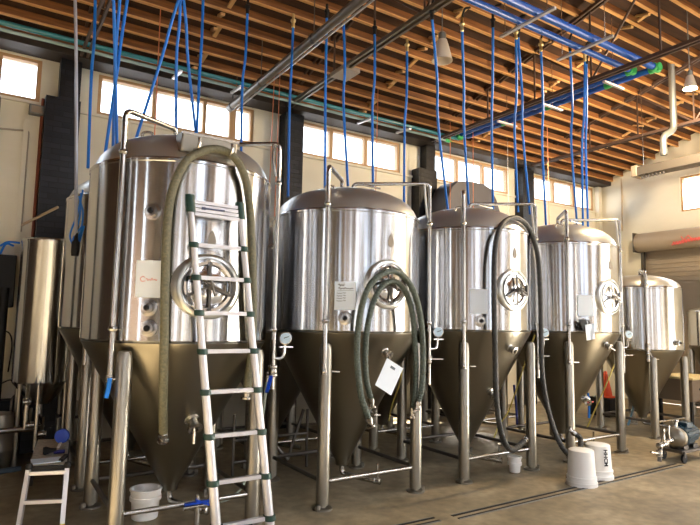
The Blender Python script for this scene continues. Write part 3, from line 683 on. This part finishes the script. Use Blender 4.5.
# grey pendant pole with a black plug
A = at(73, 0, 5.4); B = at(76, 240, 5.4); d = A-B; A = B+d*((rz(5.4)-B.z)/d.z)
t = thing('power_drop', B, 'pale grey pendant power drop with black plug beside the brick pillar', 'power drop')
MB().tube(smooth_path([A, (A+B)/2+Vector((.02, 0, 0)), B], 6), .014, 10).build('cord', mat('pale_blue_grey', (.42, .45, .55), .35, .4), t)
MB().lathe([(.03, -.14), (.034, -.1), (.034, -.02), (.018, 0), (.014, .06)], 14, B, (0, 0, 1)).build('plug', M_black, t)
t = thing('blue_hose_bundle', at(82, 225, 5.75), 'tangle of blue hose hanging behind the left tank shoulder', 'hose')
for k in range(3): MB().tube(smooth_path([at(83-k*2, 190+3*k, 5.62), at(77+k*3, 215, 5.62), at(70+4*k, 236+k*3, 5.6), at(77-k*2, 247-4*k, 5.58), at(84-k, 226, 5.6)], 5), .008, 8).build('hose_loop', M_blue, t)

# ------------------------------------------------------------------ heaters, flue, lamps
t = thing('tube_heater', (2.83, 6, 4.65), 'long grey radiant heater tube running from the window wall under the roof', 'heater')
MB().tube([(2.83, 7.72, 4.65), (2.83, 2.0, 4.65)], .05, 16).build('burner_tube', M_heater, t)
MB().tube([(2.90, 7.6, 4.62), (2.90, 2.0, 4.62)], .012, 8).build('gas_line', M_alu, t)
for y in (7.6, 6.6, 5.2): MB().lathe([(.058, -.02), (.058, .02)], 16, (2.83, y, 4.65), (0, 1, 0)).tube([(2.83, y, 4.7), (2.83, y, rz(y)-.02)], .006, 6).build('tube_band', M_dark_steel, t)
t = thing('unit_heater', (9.25, 4.6, 4.1), 'long beige-grey gas heater box hanging near the right wall window', 'heater')
MB().box((9.22, 3.9, 4.19), (.24, 2.75, .15)).build('heater_body', M_heater, t, bevel=.01)
MB().box((9.22, 5.30, 4.20), (.27, .10, .19)).build('end_box', M_door, t, bevel=.01)
b = MB()
for i in range(7): b.lathe([(.012, 0), (.02, .03), (.012, .05)], 8, (9.14, 4.82+.06*i, 4.06))
b.build('burner_nozzles', M_dark_steel, t)
MB().tube([(9.22, 5.2, 4.28), (9.22, 5.2, rz(5.2)-.02)], .006, 6).build('hanger_rod', M_steel, t); MB().tube([(9.22, 3.2, 4.26), (9.22, 3.2, rz(3.2)-.02)], .006, 6).build('hanger_rod', M_steel, t)
t = thing('flue_pipe', (9.2, 4.85, 4.3), 'grey galvanised flue rising with a double elbow from the heater box', 'flue')
fx = at(664, 155, 4.75); MB().tube(fillet([fx, at(663, 136, 4.75), at(674, 130, 4.68), Vector((at(675, 125, 4.6).x, 4.62, rz(4.62)-.02))], .10), .052, 16).build('flue_tube', M_flue, t)
MB().lathe([(.058, 0), (.058, .05)], 16, fx+Vector((0, 0, .02)), (0, 0, 1)).build('flue_collar', M_flue, t)

def bay_lamp(p, label, s_=1., watts=0):
    p = Vector(p); t = thing('high_bay_lamp', p, label, 'lamp', 'lamps hanging under the roof')
    MB().lathe([(.03*s_, .16*s_), (.06*s_, .15*s_), (.08*s_, .08*s_), (.125*s_, -.1*s_), (.13*s_, -.12*s_), (.12*s_, -.12*s_), (.075*s_, .06*s_), (.03*s_, .13*s_)], 28, p).build('lamp_shade', mat('prismatic_shade', (.75, .68, .58), .3), t)
    MB().lathe([(.05*s_, .15*s_), (.05*s_, .24*s_), (.03*s_, .26*s_)], 20, p).tube([p+Vector((0, 0, .25*s_)), Vector((p.x, p.y, rz(p.y)-.02))], .008, 6).build('lamp_mount', M_flue, t)
    if watts:
        l = bpy.data.lights.new('lamp_light', 'POINT'); l.energy = watts; l.color = (1, .76, .48); l.shadow_soft_size = .09*s_
        lo = bpy.data.objects.new('lamp_light', l); C.objects.link(lo); lo.parent = t; lo.location = (0, 0, -.15*s_)
bay_lamp((4.60, 5.10, 4.96), 'white bell-shaped bay lamp hanging above the third tank')
bay_lamp(at(690, 83, 3.9), 'small white bell lamp high at the right edge', .7, 210)
bay_lamp(at(596, 130, 6.6), 'small white bell lamp far back near the heater flue', .6, 80)
t = thing('junction_box', at(345, 73, 6.1), 'flat pale junction box fixed on the roof truss', 'box')
MB().box(at(345, 73, 6.1), (.26, .34, .06)).build('box_body', M_door, t, bevel=.008)
MB().tube([at(345, 72, 6.1), Vector((at(345, 73, 6.1).x, 6.1, rz(6.1)-.03))], .008, 6).build('hanger_rod', M_steel, t)

# wall bits
t = thing('electrical_box', (.40, YB-.04, 4.13), 'small pale electrical box on the wall left of the black pillar', 'box')
MB().box((.40, YB-.05, 4.13), (.17, .1, .12)).build('box_body', M_flue, t, bevel=.008); MB().box((.40, YB-.105, 4.13), (.12, .015, .08)).build('box_cover', M_door, t)
o = MB().tube(fillet([(-.02, YB-.06, 2.6), (.0, YB-.06, 4.22), (-.12, YB-.06, 4.25), (-.2, YB-.06, 4.0)], .05), .02, 10).build('wall_conduit', M_steel); tag(o, 'bent steel conduit on the wall at the left edge', 'conduit')
o = MB().tube(fillet([(.02, YB-.03, 3.83), (.33, YB-.03, 3.86), (.33, YB-.03, 2.6)], .03), .012, 8).build('wall_conduit', mat('old_conduit', (.45, .40, .32), .6)); tag(o, 'thin painted conduit with an elbow on the left wall', 'conduit')
o = MB().tube([at(622, 174, 7.9), at(623, 232, 7.85)], .018, 8).build('wall_conduit', mat('tan_conduit', (.6, .48, .33), .6)); tag(o, 'thin tan conduit dropping down the right wall above the roll-up door', 'conduit')
o.location = (XR-.025, 7.34, 3.72); o.data.transform(Matrix.Identity(4))
o = MB().tube([at(22, 225, 7.4), at(58, 207, 7.1)], .016, 8).build('sloping_pipe', mat('tan_pipe', (.5, .42, .3), .5)); tag(o, 'tan pipe sloping up above the small flat-topped tank', 'pipe')

# dark hood behind tank 3
hp = [(443, 216), (447, 200), (452, 186), (457, 181), (470, 181), (484, 184), (492, 189), (497, 200), (501, 214)]
t = thing('dark_hood', at(470, 215, 7.2), 'dark slate rounded hood standing up behind the third front tank', 'hood')
pts = [at(x, y, 7.2) for x, y in hp]; zlo = 2.5
pts = [Vector((pts[0].x-.02, 7.2, zlo))]+pts+[Vector((pts[-1].x+.02, 7.2, zlo))]
MB().prism(pts, (0, .45, 0)).build('hood_shell', mat('slate_hood', (.07, .065, .075), .5), t, bevel=.02)
MB().box((7.3, 7.42, 1.25), (.9, .4, 2.5)).build('hood_base', M_dark_steel, t)

# ------------------------------------------------------------------ telescopic ladder
t = thing('telescopic_ladder', (1.66, 3.86, 0), 'white aluminium telescopic ladder with dark green collars leaning on the nearest tank', 'ladder')
La, Lb = Vector((1.21, 4.02, 2.44)), Vector((1.462, 3.84, 0.0)); Ra, Rb = Vector((1.59, 4.02, 2.43)), Vector((1.856, 3.84, 0.0))
zr_ = [2.12, 1.885, 1.635, 1.365, 1.085, .785, .475, .185]
def lp(a, b, z): return a+(b-a)*((a.z-z)/(a.z-b.z))
for a, b in ((La, Lb), (Ra, Rb)):
    st = [2.44]+zr_+[0.02]; dirn = (b-a).normalized(); mb = MB()
    for i in range(len(st)-1):
        r = .0215+.0017*i; mb.lathe([(r, 0), (r, (lp(a, b, st[i+1])-lp(a, b, st[i])).length)], 20, lp(a, b, st[i]), dirn)
    mb.build('rail', M_alu, t)
    for i, z in enumerate(zr_):
        r = .0235+.0017*(i+1); c = lp(a, b, z); MB().lathe([(r, -.02), (r+.008, -.018), (r+.008, .018), (r, .022)], 20, c, dirn).box(c+Vector((.03 if a is La else -.03, -.0, 0)), (.05, .028, .02)).build('collar', M_green, t)
    c = a; MB().lathe([(.033, -.045), (.034, -.04), (.034, .075), (.03, .085)], 20, c, dirn).build('top_collar', M_green, t)
    MB().lathe([(.046, -.03), (.046, .0), (.04, .005)], 16, lp(a, b, .01), dirn).build('rubber_foot', M_black, t)
for z in zr_:
    p, q = lp(La, Lb, z), lp(Ra, Rb, z+.0); MB().bar(p+Vector((.03, 0, 0)), q-Vector((.03, 0, 0)), .034, .028).build('rung', M_alu, t)
for k in range(4):
    p, q = lp(La, Lb, 2.435-.03*k), lp(Ra, Rb, 2.43-.03*k); MB().bar(p+Vector((.02, -.004, 0)), q-Vector((.02, .004, 0)), .036, .024).build('rung', M_alu, t)
MB().box(lp(La, Lb, 2.39)+Vector((.16, -.026, 0)), (.17, .003, .012)).box(lp(La, Lb, 2.39)+Vector((.085, -.026, 0)), (.03, .004, .02)).build('printed_strip', mat('navy_print', (.05, .06, .12), .5), t)
p = lp((La+Ra)/2, (Lb+Rb)/2, .16); MB().box(p+Vector((0, -.03, 0)), (.1, .006, .03)).build('warning_sticker', M_black, t)

# ------------------------------------------------------------------ platform step
t = thing('work_platform', (.5, 5.3, 0), 'folding aluminium work platform with tan deck and yellow-tipped feet at left', 'work platform')
Z = .44; nl, nr, fl_, fr_ = Vector((.383, 5.05, Z)), Vector((.636, 4.97, Z)), Vector((.52, 6.05, Z)), Vector((.765, 5.95, Z))
MB().prism([nl, nr, fr_, fl_], (0, 0, .018)).build('deck', M_rug, t)
MB().bar(nl+Vector((0, -.01, -.01)), nr+Vector((0, -.01, -.01)), .05, .05).bar(fl_-Vector((0, 0, .02)), fr_-Vector((0, 0, .02)), .03, .03).bar(nl-Vector((0, 0, .015)), fl_-Vector((0, 0, .015)), .012, .03).bar(nr-Vector((0, 0, .015)), fr_-Vector((0, 0, .015)), .012, .03).build('deck_frame', M_black, t)
gl, gr = Vector((.335, 4.95, 0)), Vector((.613, 4.83, 0))
for a, b in ((nl, gl), (nr, gr)):
    a = a+Vector((0, -.035, .02)); L = MB().bar(a, b+(a-b)*.12, .032, .024).build('leg', M_alu, t); MB().bar(b+(a-b)*.12, b, .036, .028).build('leg_tip', mat('safety_yellow', (.75, .62, .02), .5), L)
    MB().lathe([(.025, -.02), (.028, 0), (.02, .02)], 12, a, (0, 0, 1)).build('hinge', M_black, L)
for q in (.07, .52): MB().bar((nl+Vector((0, -.035, .0))).lerp(gl, q), (nr+Vector((0, -.035, .0))).lerp(gr, q), .032, .026).build('rung', M_alu, t)
for a, b in ((fl_, Vector((.50, 6.25, 0))), (fr_, Vector((.765, 6.1, 0)))):
    MB().bar(a, b, .03, .022).build('leg', M_dark_steel, t)
MB().tube([(nl+fl_)/2-Vector((0, .1, 0)), Vector((.40, 5.5, .2))], .008, 6).build('stay', M_dark_steel, t)
zt = Z+.019
o = MB().box((.51, 5.13, zt+.006), (.21, .16, .008)).build('clipboard', M_paper); tag(o, 'white papers lying at the near end of the work platform', 'papers')
t = thing('spray_nozzle', (.53, 5.36, zt), 'small black nozzle with dark blue grip lying on the platform', 'nozzle')
MB().lathe([(.028, 0), (.034, .02), (.02, .06), (.016, .1)], 14, (.50, 5.36, zt+.034), (1, -.1, 0)).build('nozzle_head', M_black, t); MB().tube([(.58, 5.35, zt+.02), (.66, 5.33, zt+.02)], .016, 8).build('grip', mat('dark_navy', (.01, .01, .12), .4), t)
o = MB().bar((.60, 5.05, zt+.012), (.66, 5.22, zt+.012), .03, .02).build('black_marker', M_black); tag(o, 'black marker pen lying across the platform corner', 'pen')
t = thing('blue_scoop', (.68, 5.70, zt), 'round cobalt blue scoop standing on the far end of the platform', 'scoop')
MB().lathe([(0, -.015), (.05, -.012), (.062, 0), (.055, .015), (.0, .02)], 24, at(62, 436, 5.6), (-.3, -1, .15)).build('scoop_bowl', M_cobalt, t)
MB().bar(at(62, 440, 5.6), Vector((at(57, 450, 5.6).x, 5.55, zt+.01)), .02, .008).build('handle', M_white, t)

# ------------------------------------------------------------------ buckets
def bucket(x, y, label, up=True, s_=1., inverted=False, text=None, h=.37, r0=.125, r1=.15):
    t = thing('plastic_bucket', (x, y, 0), label, 'bucket', 'white plastic buckets')
    if inverted:
        MB().lathe([(0, h), (r0-.012, h), (r0, h-.008), (r1-.008, .09), (r1+.004, .088), (r1+.004, .062), (r1-.004, .060), (r1+.0, .038), (r1+.009, .036), (r1+.009, .0), (r1-.012, 0), (r1-.014, .02), (r0-.012, h-.012), (0, h-.012)], 48, (x, y, 0)).build('bucket_shell', M_white, t)
    else:
        MB().lathe([(0, 0), (r0-.01, 0), (r0, .008), (r1-.01, h-.09), (r1+.004, h-.088), (r1+.004, h-.06), (r1-.004, h-.058), (r1, h-.015), (r1+.008, h-.012), (r1+.008, h), (r1-.01, h), (r0-.012, .015), (0, .012)], 48, (x, y, 0)).build('bucket_shell', M_white, t)
    return t
bk = bucket(5.20, 3.68, 'nearer upturned white bucket on the floor by the fourth tank', inverted=True, h=.345, r0=.122, r1=.142)
bk2 = bucket(5.60, 3.76, 'upturned white bucket with vertical black lettering, behind the other one', inverted=True, h=.345, r0=.122, r1=.142)
ang = -113; a_ = math.radians(ang); o_ = Vector((math.cos(a_), math.sin(a_), .06)).normalized(); rr_ = Vector((-math.sin(a_), math.cos(a_), 0)); 
for i, ch in enumerate('HHCM'):
    pz = .29-.042*i; rad = .126+(.36-pz)*.06
    text_mesh('black_lettering', ch, .058, M_ink, bk2, Vector((5.60+math.cos(a_)*rad, 3.76+math.sin(a_)*rad, pz)), (Vector((0, 0, -1)), rr_, o_))
bucket(1.21, 4.84, 'white bucket standing under the nearest tank behind its front leg', h=.235, r0=.10, r1=.118)
bucket(4.96, 4.33, 'small white pail under the third tank where the hose ends', h=.17, r0=.055, r1=.07)

# ------------------------------------------------------------------ floor drains
for i, (a, b, l) in enumerate((((3.40, 3.60), (6.95, 3.62), 'long narrow slot drain crossing the floor in front of the tanks'), ((2.2, 3.66), (3.24, 3.645), 'short slot drain in the floor at the bottom edge'))):
    t = thing('slot_drain', ((a[0]+b[0])/2, a[1], 0), l, 'drain', 'slot drains in the floor')
    for dy in (-.035, .035): MB().bar((a[0], a[1]+dy, .002), (b[0], b[1]+dy, .002), .022, .004).build('slot', M_black, t)
    for dy in (-.052, .052): MB().bar((a[0], a[1]+dy, .002), (b[0], b[1]+dy, .002), .008, .005).build('steel_edge', M_flue, t)
# hoses and blocks seen under the tanks on the floor
t = thing('pump_cart', (7.1, 3.75, 0), 'navy blue transfer pump on a small wheeled cart at the right edge', 'pump')
P0 = Vector((7.22, 3.75, .27)); pa = Vector((.95, .1, .05)).normalized()
MB().lathe([(.03, -.02), (.10, 0), (.125, .03), (.125, .10), (.09, .13), (.075, .16)], 28, P0-pa*.16, pa).build('pump_head', M_leg, t)
b = MB().lathe([(.09, 0), (.11, .01), (.11, .34), (.08, .37), (0, .375)], 28, P0, pa)
for k in range(12):
    q = 2*PI*k/12; b.bar(P0+pa*.04+Vector((0, math.cos(q)*.112, math.sin(q)*.112)), P0+pa*.32+Vector((0, math.cos(q)*.112, math.sin(q)*.112)), .01, .018)
b.build('motor', M_navy, t)
MB().box(P0+Vector((.15, .0, .13)), (.14, .12, .07)).build('terminal_box', M_navy, t, bevel=.01)
MB().box(P0+Vector((.1, 0, -.15)), (.55, .24, .03)).box(P0+Vector((0, 0, -.115)), (.1, .16, .05)).box(P0+Vector((.22, 0, -.115)), (.1, .16, .05)).build('cart_deck', M_dark_steel, t)
for dx, dy in ((-.14, -.12), (.3, -.12), (-.14, .12), (.3, .12)):
    w = P0+Vector((dx, dy, 0)); w.z = .05; MB().lathe([(.02, -.015), (.05, -.014), (.05, .014), (.02, .015)], 20, w, (0, 1, 0)).build('wheel', M_black, t)
    MB().box(w+Vector((0, 0, .045)), (.03, .04, .07)).build('caster_fork', M_dark_steel, t)
MB().tube(fillet([P0-pa*.15, P0-pa*.30, P0-pa*.42+Vector((0, 0, -.02))], .03), .025, 12).build('inlet_pipe', M_steel, t)
e = P0-pa*.42+Vector((0, 0, -.02))
MB().tube(fillet([e, e+Vector((-.12, -.02, 0)), e+Vector((-.16, -.03, -.1)), e+Vector((-.17, -.03, -.17))], .04), .024, 12).build('outlet_elbow', M_dark_steel, t)
for k, (q, d) in enumerate(((e, (0, 0, 1)), (e+Vector((-.12, -.02, 0)), (0, -.3, 1)), (e+Vector((-.165, -.03, -.08)), (-1, 0, .2)), (P0-pa*.28, (0, 0, 1)))): valve(t, q, (1, 0, 0) if k != 2 else (0, 0, 1), d, M_steel, 1.1)
MB().tube([P0+Vector((-.08, 0, .1)), P0+Vector((-.06, 0, .2))], .022, 12).lathe([(.03, 0), (.035, .012), (.03, .024)], 16, P0+Vector((-.06, 0, .18))).build('outlet_port', M_steel, t)
# carton and low table at the right edge
t = thing('equipment_cabinet', (9.9, 4.9, 0), 'brown equipment box on legs with a pale yellow top at the right edge', 'cabinet')
q0 = at(681, 392, 4.62)+Vector((.38, 0, 0))
MB().box((q0.x+.45, 4.95, .60), (.9, .62, .34)).build('box_body', M_card, t, bevel=.01); MB().box((q0.x+.45, 4.95, .785), (.94, .66, .03)).build('lid', mat('pale_yellow_board', (.62, .5, .25), .6), t)
for dx in (.08, .82):
    for dy in (-.24, .24): MB().box((q0.x+dx, 4.95+dy, .215), (.05, .05, .43)).build('leg', M_black, t)
for dx in (.25, .55): MB().box((q0.x+dx, 4.632, .62), (.1, .01, .03)).build('hand_hole', M_black, t)

# ------------------------------------------------------------------ left background
t = thing('storage_tank', (.62, 7.3, 0), 'narrow flat-topped steel tank in the left background beside the black pillar', 'tank')
MB().lathe([(.10, .62), (.25, .80), (.295, .86), (.30, .88), (.30, 2.40), (.305, 2.41), (.305, 2.43), (.29, 2.45), (.05, 2.47), (0, 2.47)], 64, (.62, 7.3, 0)).build('vessel', M_vessel, t)
for sx, sy in ((-1, -1), (1, -1), (-1, 1), (1, 1)): MB().tube([(.62+sx*.22, 7.3+sy*.22, 0), (.62+sx*.22, 7.3+sy*.22, .86)], .022, 10).build('leg', M_leg, t)
MB().tube(fillet([(.62, 7.3, .63), (.62, 7.3, .45), (.62, 6.9, .42), (.20, 6.85, .42)], .08), .03, 12).build('outlet_pipe', M_steel, t)
for z_, x_ in ((.46, .5), (.70, .46), (.36, .62)): valve(t, (x_, 6.86, z_), (1, 0, 0), (0, -.3, 1), M_steel, 1.2)
MB().tube([(.46, 6.86, .42), (.46, 6.86, .86)], .022, 10).tube([(.56, 6.86, .2), (.56, 6.86, .86)], .018, 10).build('riser_pipe', M_steel, t)
o = MB().box((.12, 7.72, 1.98), (.36, .3, .60)).build('control_panel', M_black, bevel=.01); tag(o, 'black control panel on the wall at the left edge', 'panel')
for i, pts in enumerate(([at(0, 246, 7.5), at(8, 242, 7.5), at(20, 243, 7.5)], [at(0, 254, 7.5), at(6, 244, 7.5), at(14, 246, 7.5)])):
    o = MB().tube(smooth_path(pts, 5), .012, 8).build('blue_cable', M_blue); tag(o, ('upper' if i == 0 else 'lower')+' blue cable running over the black control panel', 'cable')
o = MB().box((-.03, 7.86, 1.25), (.32, .08, 1.05)).build('wall_panel', mat('grey_blue_panel', (.16, .18, .22), .4), bevel=.005); tag(o, 'grey-blue panel on the wall under the black control panel', 'panel')
o = MB().tube([(.20, 7.55, 0), (.20, 7.55, 1.9)], .05, 14).build('black_post', M_black); tag(o, 'black post beside the narrow background tank', 'post')
for i, pts in enumerate(([at(0, 318, 7.6), at(6, 308, 7.6), at(11, 297, 7.6)], [at(0, 331, 7.6), at(9, 333, 7.6), at(12, 345, 7.6), at(8, 372, 7.6)], [at(0, 384, 7.55), at(10, 380, 7.55), at(16, 383, 7.55)])):
    o = MB().tube(smooth_path(pts, 6), .008, 8).build('black_cable', M_black); tag(o, 'black cable looping beside the left edge, '+('highest', 'middle', 'lowest')[i], 'cable', 'black cables at the left edge')
def keg(x, y, label, z0=0, sc=1.):
    t = thing('beer_keg', (x, y, z0), label, 'keg', 'steel kegs')
    MB().lathe([(a*sc, b_*sc) for a, b_ in [(.12, .04), (.14, 0), (.175, 0), (.178, .06), (.185, .08), (.185, .17), (.192, .185), (.192, .2), (.185, .215), (.185, .36), (.192, .375), (.192, .39), (.185, .405), (.185, .47), (.178, .5), (.176, .56), (.15, .56), (.15, .50), (0, .505)]], 40, (x, y, z0)).build('keg_shell', mat('keg_steel', (.5, .48, .44), .4, 1.), t)
    MB().lathe([(.03*sc, .5*sc), (.03*sc, .53*sc), (.02*sc, .535*sc), (0, .54*sc)], 16, (x, y, z0)).build('keg_valve', M_brass, t)
keg(.19, 7.12, 'steel keg standing at the left edge below the cables')
rk = thing('keg_rack', (1.02, 7.48, 0), 'dark low stand holding a keg behind the work platform', 'stand')
MB().box((1.02, 7.48, .44), (.40, .38, .03)).build('shelf', M_dark_steel, rk)
for sx in (-.18, .18):
    for sy in (-.17, .17): MB().box((1.02+sx, 7.48+sy, .215), (.03, .03, .43)).build('leg', M_dark_steel, rk)
keg(1.02, 7.48, 'steel keg raised on a dark stand behind the work platform', .456, .9)
o = MB().tube(smooth_path([(-1.2, 6.6, .02), (-.2, 6.75, .02), (.25, 6.85, .02), (.45, 6.9, .02)], 6), .03, 10).build('floor_hose', mat('slate_hose', (.05, .075, .1), .5)); tag(o, 'slate blue hose lying across the floor at far left', 'hose')

t = thing('equipment_skid', (.1, 7.66, 0), 'dark machinery skid with pipes along the wall behind the narrow flat-topped tank', 'machinery')
MB().box((-.06, 7.74, .32), (1.0, .26, .60)).build('skid_body', M_black, t, bevel=.01)
for k in range(4): MB().tube(fillet([(-.3+.22*k, 7.56, .1), (-.3+.22*k, 7.56, .66), (-.2+.22*k, 7.7, .72), (-.2+.22*k, 7.8, .72)], .05), .018, 8).build('skid_pipe', M_dark_steel, t)
MB().lathe([(.07, -.16), (.08, -.15), (.08, .15), (.07, .16)], 20, (-.05, 7.5, .30), (1, 0, 0)).build('skid_motor', M_dark_steel, t)
# ------------------------------------------------------------------ under and between tanks
def folding_frame(x, y):
    t = thing('folding_frame', (x, y, 0), 'dark folding trestle standing behind the first two tanks', 'trestle')
    MB().tube([(x-.35, y, .62), (x+.12, y, .1)], .018, 8).tube([(x+.12, y, .1), (x+.3, y, .62)], .018, 8).build('leg', M_dark_steel, t)
    MB().tube([(x-.5, y, .36), (x+.35, y, .36)], .016, 8).tube([(x-.5, y, .14), (x+.35, y, .14)], .016, 8).build('crossbar', M_dark_steel, t)
    for q in (-.5, .35): MB().tube([(x+q, y, 0), (x+q, y, .62)], .016, 8).build('leg', M_dark_steel, t)
folding_frame(2.75, 5.62)
def crate(x, y, label, m, d=(.5, .4, .3), z=0):
    t = thing('storage_crate', (x, y, z), label, 'crate')
    MB().box((x, y, z+d[2]/2), d).build('crate_body', m, t, bevel=.01); MB().box((x, y, z+d[2]+.01), (d[0]+.02, d[1]+.02, .02)).build('crate_lid', m, t)
crate(2.45, 7.3, 'pale crate against the wall seen between the first two tanks', mat('pale_crate', (.55, .5, .42), .6), (.5, .4, .45))
cb = at(606, 397, 6.2); ch = at(606, 371, 6.2).z-cb.z
o = MB().lathe([(.15, 0), (.15, .02), (.11, .03), (.03, ch-.02), (.02, ch), (0, ch)], 24, tuple(cb)).build('safety_cone', M_red); tag(o, 'orange-red cone seen behind the fourth front tank', 'cone')
t = thing('black_case', (cb.x, 6.2, 0), 'black case under the orange-red cone behind the fourth tank', 'case')
MB().box((cb.x, 6.2, cb.z/2-.01), (.42, .4, cb.z-.02)).build('case_body', M_black, t, bevel=.01); MB().box((cb.x, 6.2, cb.z-.01), (.44, .42, .02)).build('case_lid', M_black, t)
for i, (xa, ya, xb, yb, Y, l) in enumerate(((588, 393, 589, 418, 5.3, 'upright blue hose seen under the fourth front tank'), (634, 404, 628, 425, 5.2, 'slanted pale blue hose between the fourth and the small tank'), (514, 385, 517, 425, 5.6, 'dark blue hose seen right of the third tank cone'), (110, 378, 106, 398, 4.3, 'short bright blue tube hanging from the front left pipe'))):
    o = MB().tube(smooth_path([at(xa, ya, Y), at((xa+xb)/2+.5, (ya+yb)/2, Y), at(xb, yb, Y)], 4), .016, 8).build('blue_hose', (M_blue, mat('pale_blue_hose', (.12, .28, .42), .4), mat('navy_hose', (.01, .03, .25), .4), M_blue)[i]); tag(o, l, 'hose')
o = thing('blue_valve_set', at(195, 502, 4.1), 'blue-handled valve set at the foot of the ladder under the drain', 'valve')
p = at(197, 506, 4.25); MB().tube([p+Vector((-.10, 0, 0)), p+Vector((.10, 0, 0))], .02, 12).tube([p, p+Vector((0, 0, .08))], .014, 8).tube([p, p-Vector((0, 0, p.z-.0))], .02, 8).build('valve_body', M_steel, o)
MB().bar(p+Vector((-.1, -.02, .03)), p+Vector((.1, -.03, .035)), .03, .014).bar(p+Vector((-.02, -.02, .05)), p+Vector((.1, -.03, .0)), .025, .014).build('blue_lever', M_cobalt, o)

# ------------------------------------------------------------------ light
w = bpy.data.worlds.new('sky'); S.world = w; w.use_nodes = True; nt = w.node_tree
bg = nt.nodes['Background']
sky = nt.nodes.new('ShaderNodeTexSky'); sky.sky_type = 'NISHITA'; sky.sun_disc = False; sky.sun_elevation = math.radians(38); sky.sun_rotation = math.radians(120); sky.air_density = 1.0; sky.dust_density = 3
mixn = nt.nodes.new('ShaderNodeMixRGB'); mixn.inputs[0].default_value = .75; mixn.inputs[2].default_value = (.92, .96, 1.0, 1)
sc_ = nt.nodes.new('ShaderNodeMixRGB'); sc_.blend_type = 'MULTIPLY'; sc_.inputs[0].default_value = 1; sc_.inputs[2].default_value = (.18, .18, .18, 1)
nt.links.new(sky.outputs[0], sc_.inputs[1]); nt.links.new(sc_.outputs[0], mixn.inputs[1]); nt.links.new(mixn.outputs[0], bg.inputs[0])
bg.inputs[1].default_value = 2.8
sun = bpy.data.lights.new('sun', 'SUN'); sun.energy = 36; sun.angle = .01; sun.color = (1, .91, .78)
so = bpy.data.objects.new('sun', sun); C.objects.link(so)
so.rotation_euler = Vector((.80, -.42, .55)).to_track_quat('Z', 'Y').to_euler()

S.view_settings.view_transform = 'Standard'; S.view_settings.look = 'None'; S.view_settings.gamma = 1
S.view_settings.exposure = 1.85; S.view_settings.use_curve_mapping = False
S.cycles.use_denoising = True
S.cycles.max_bounces = 10; S.cycles.diffuse_bounces = 6; S.cycles.glossy_bounces = 6; S.cycles.transparent_max_bounces = 12
S.cycles.sample_clamp_indirect = 6; S.cycles.caustics_reflective = False; S.cycles.caustics_refractive = False
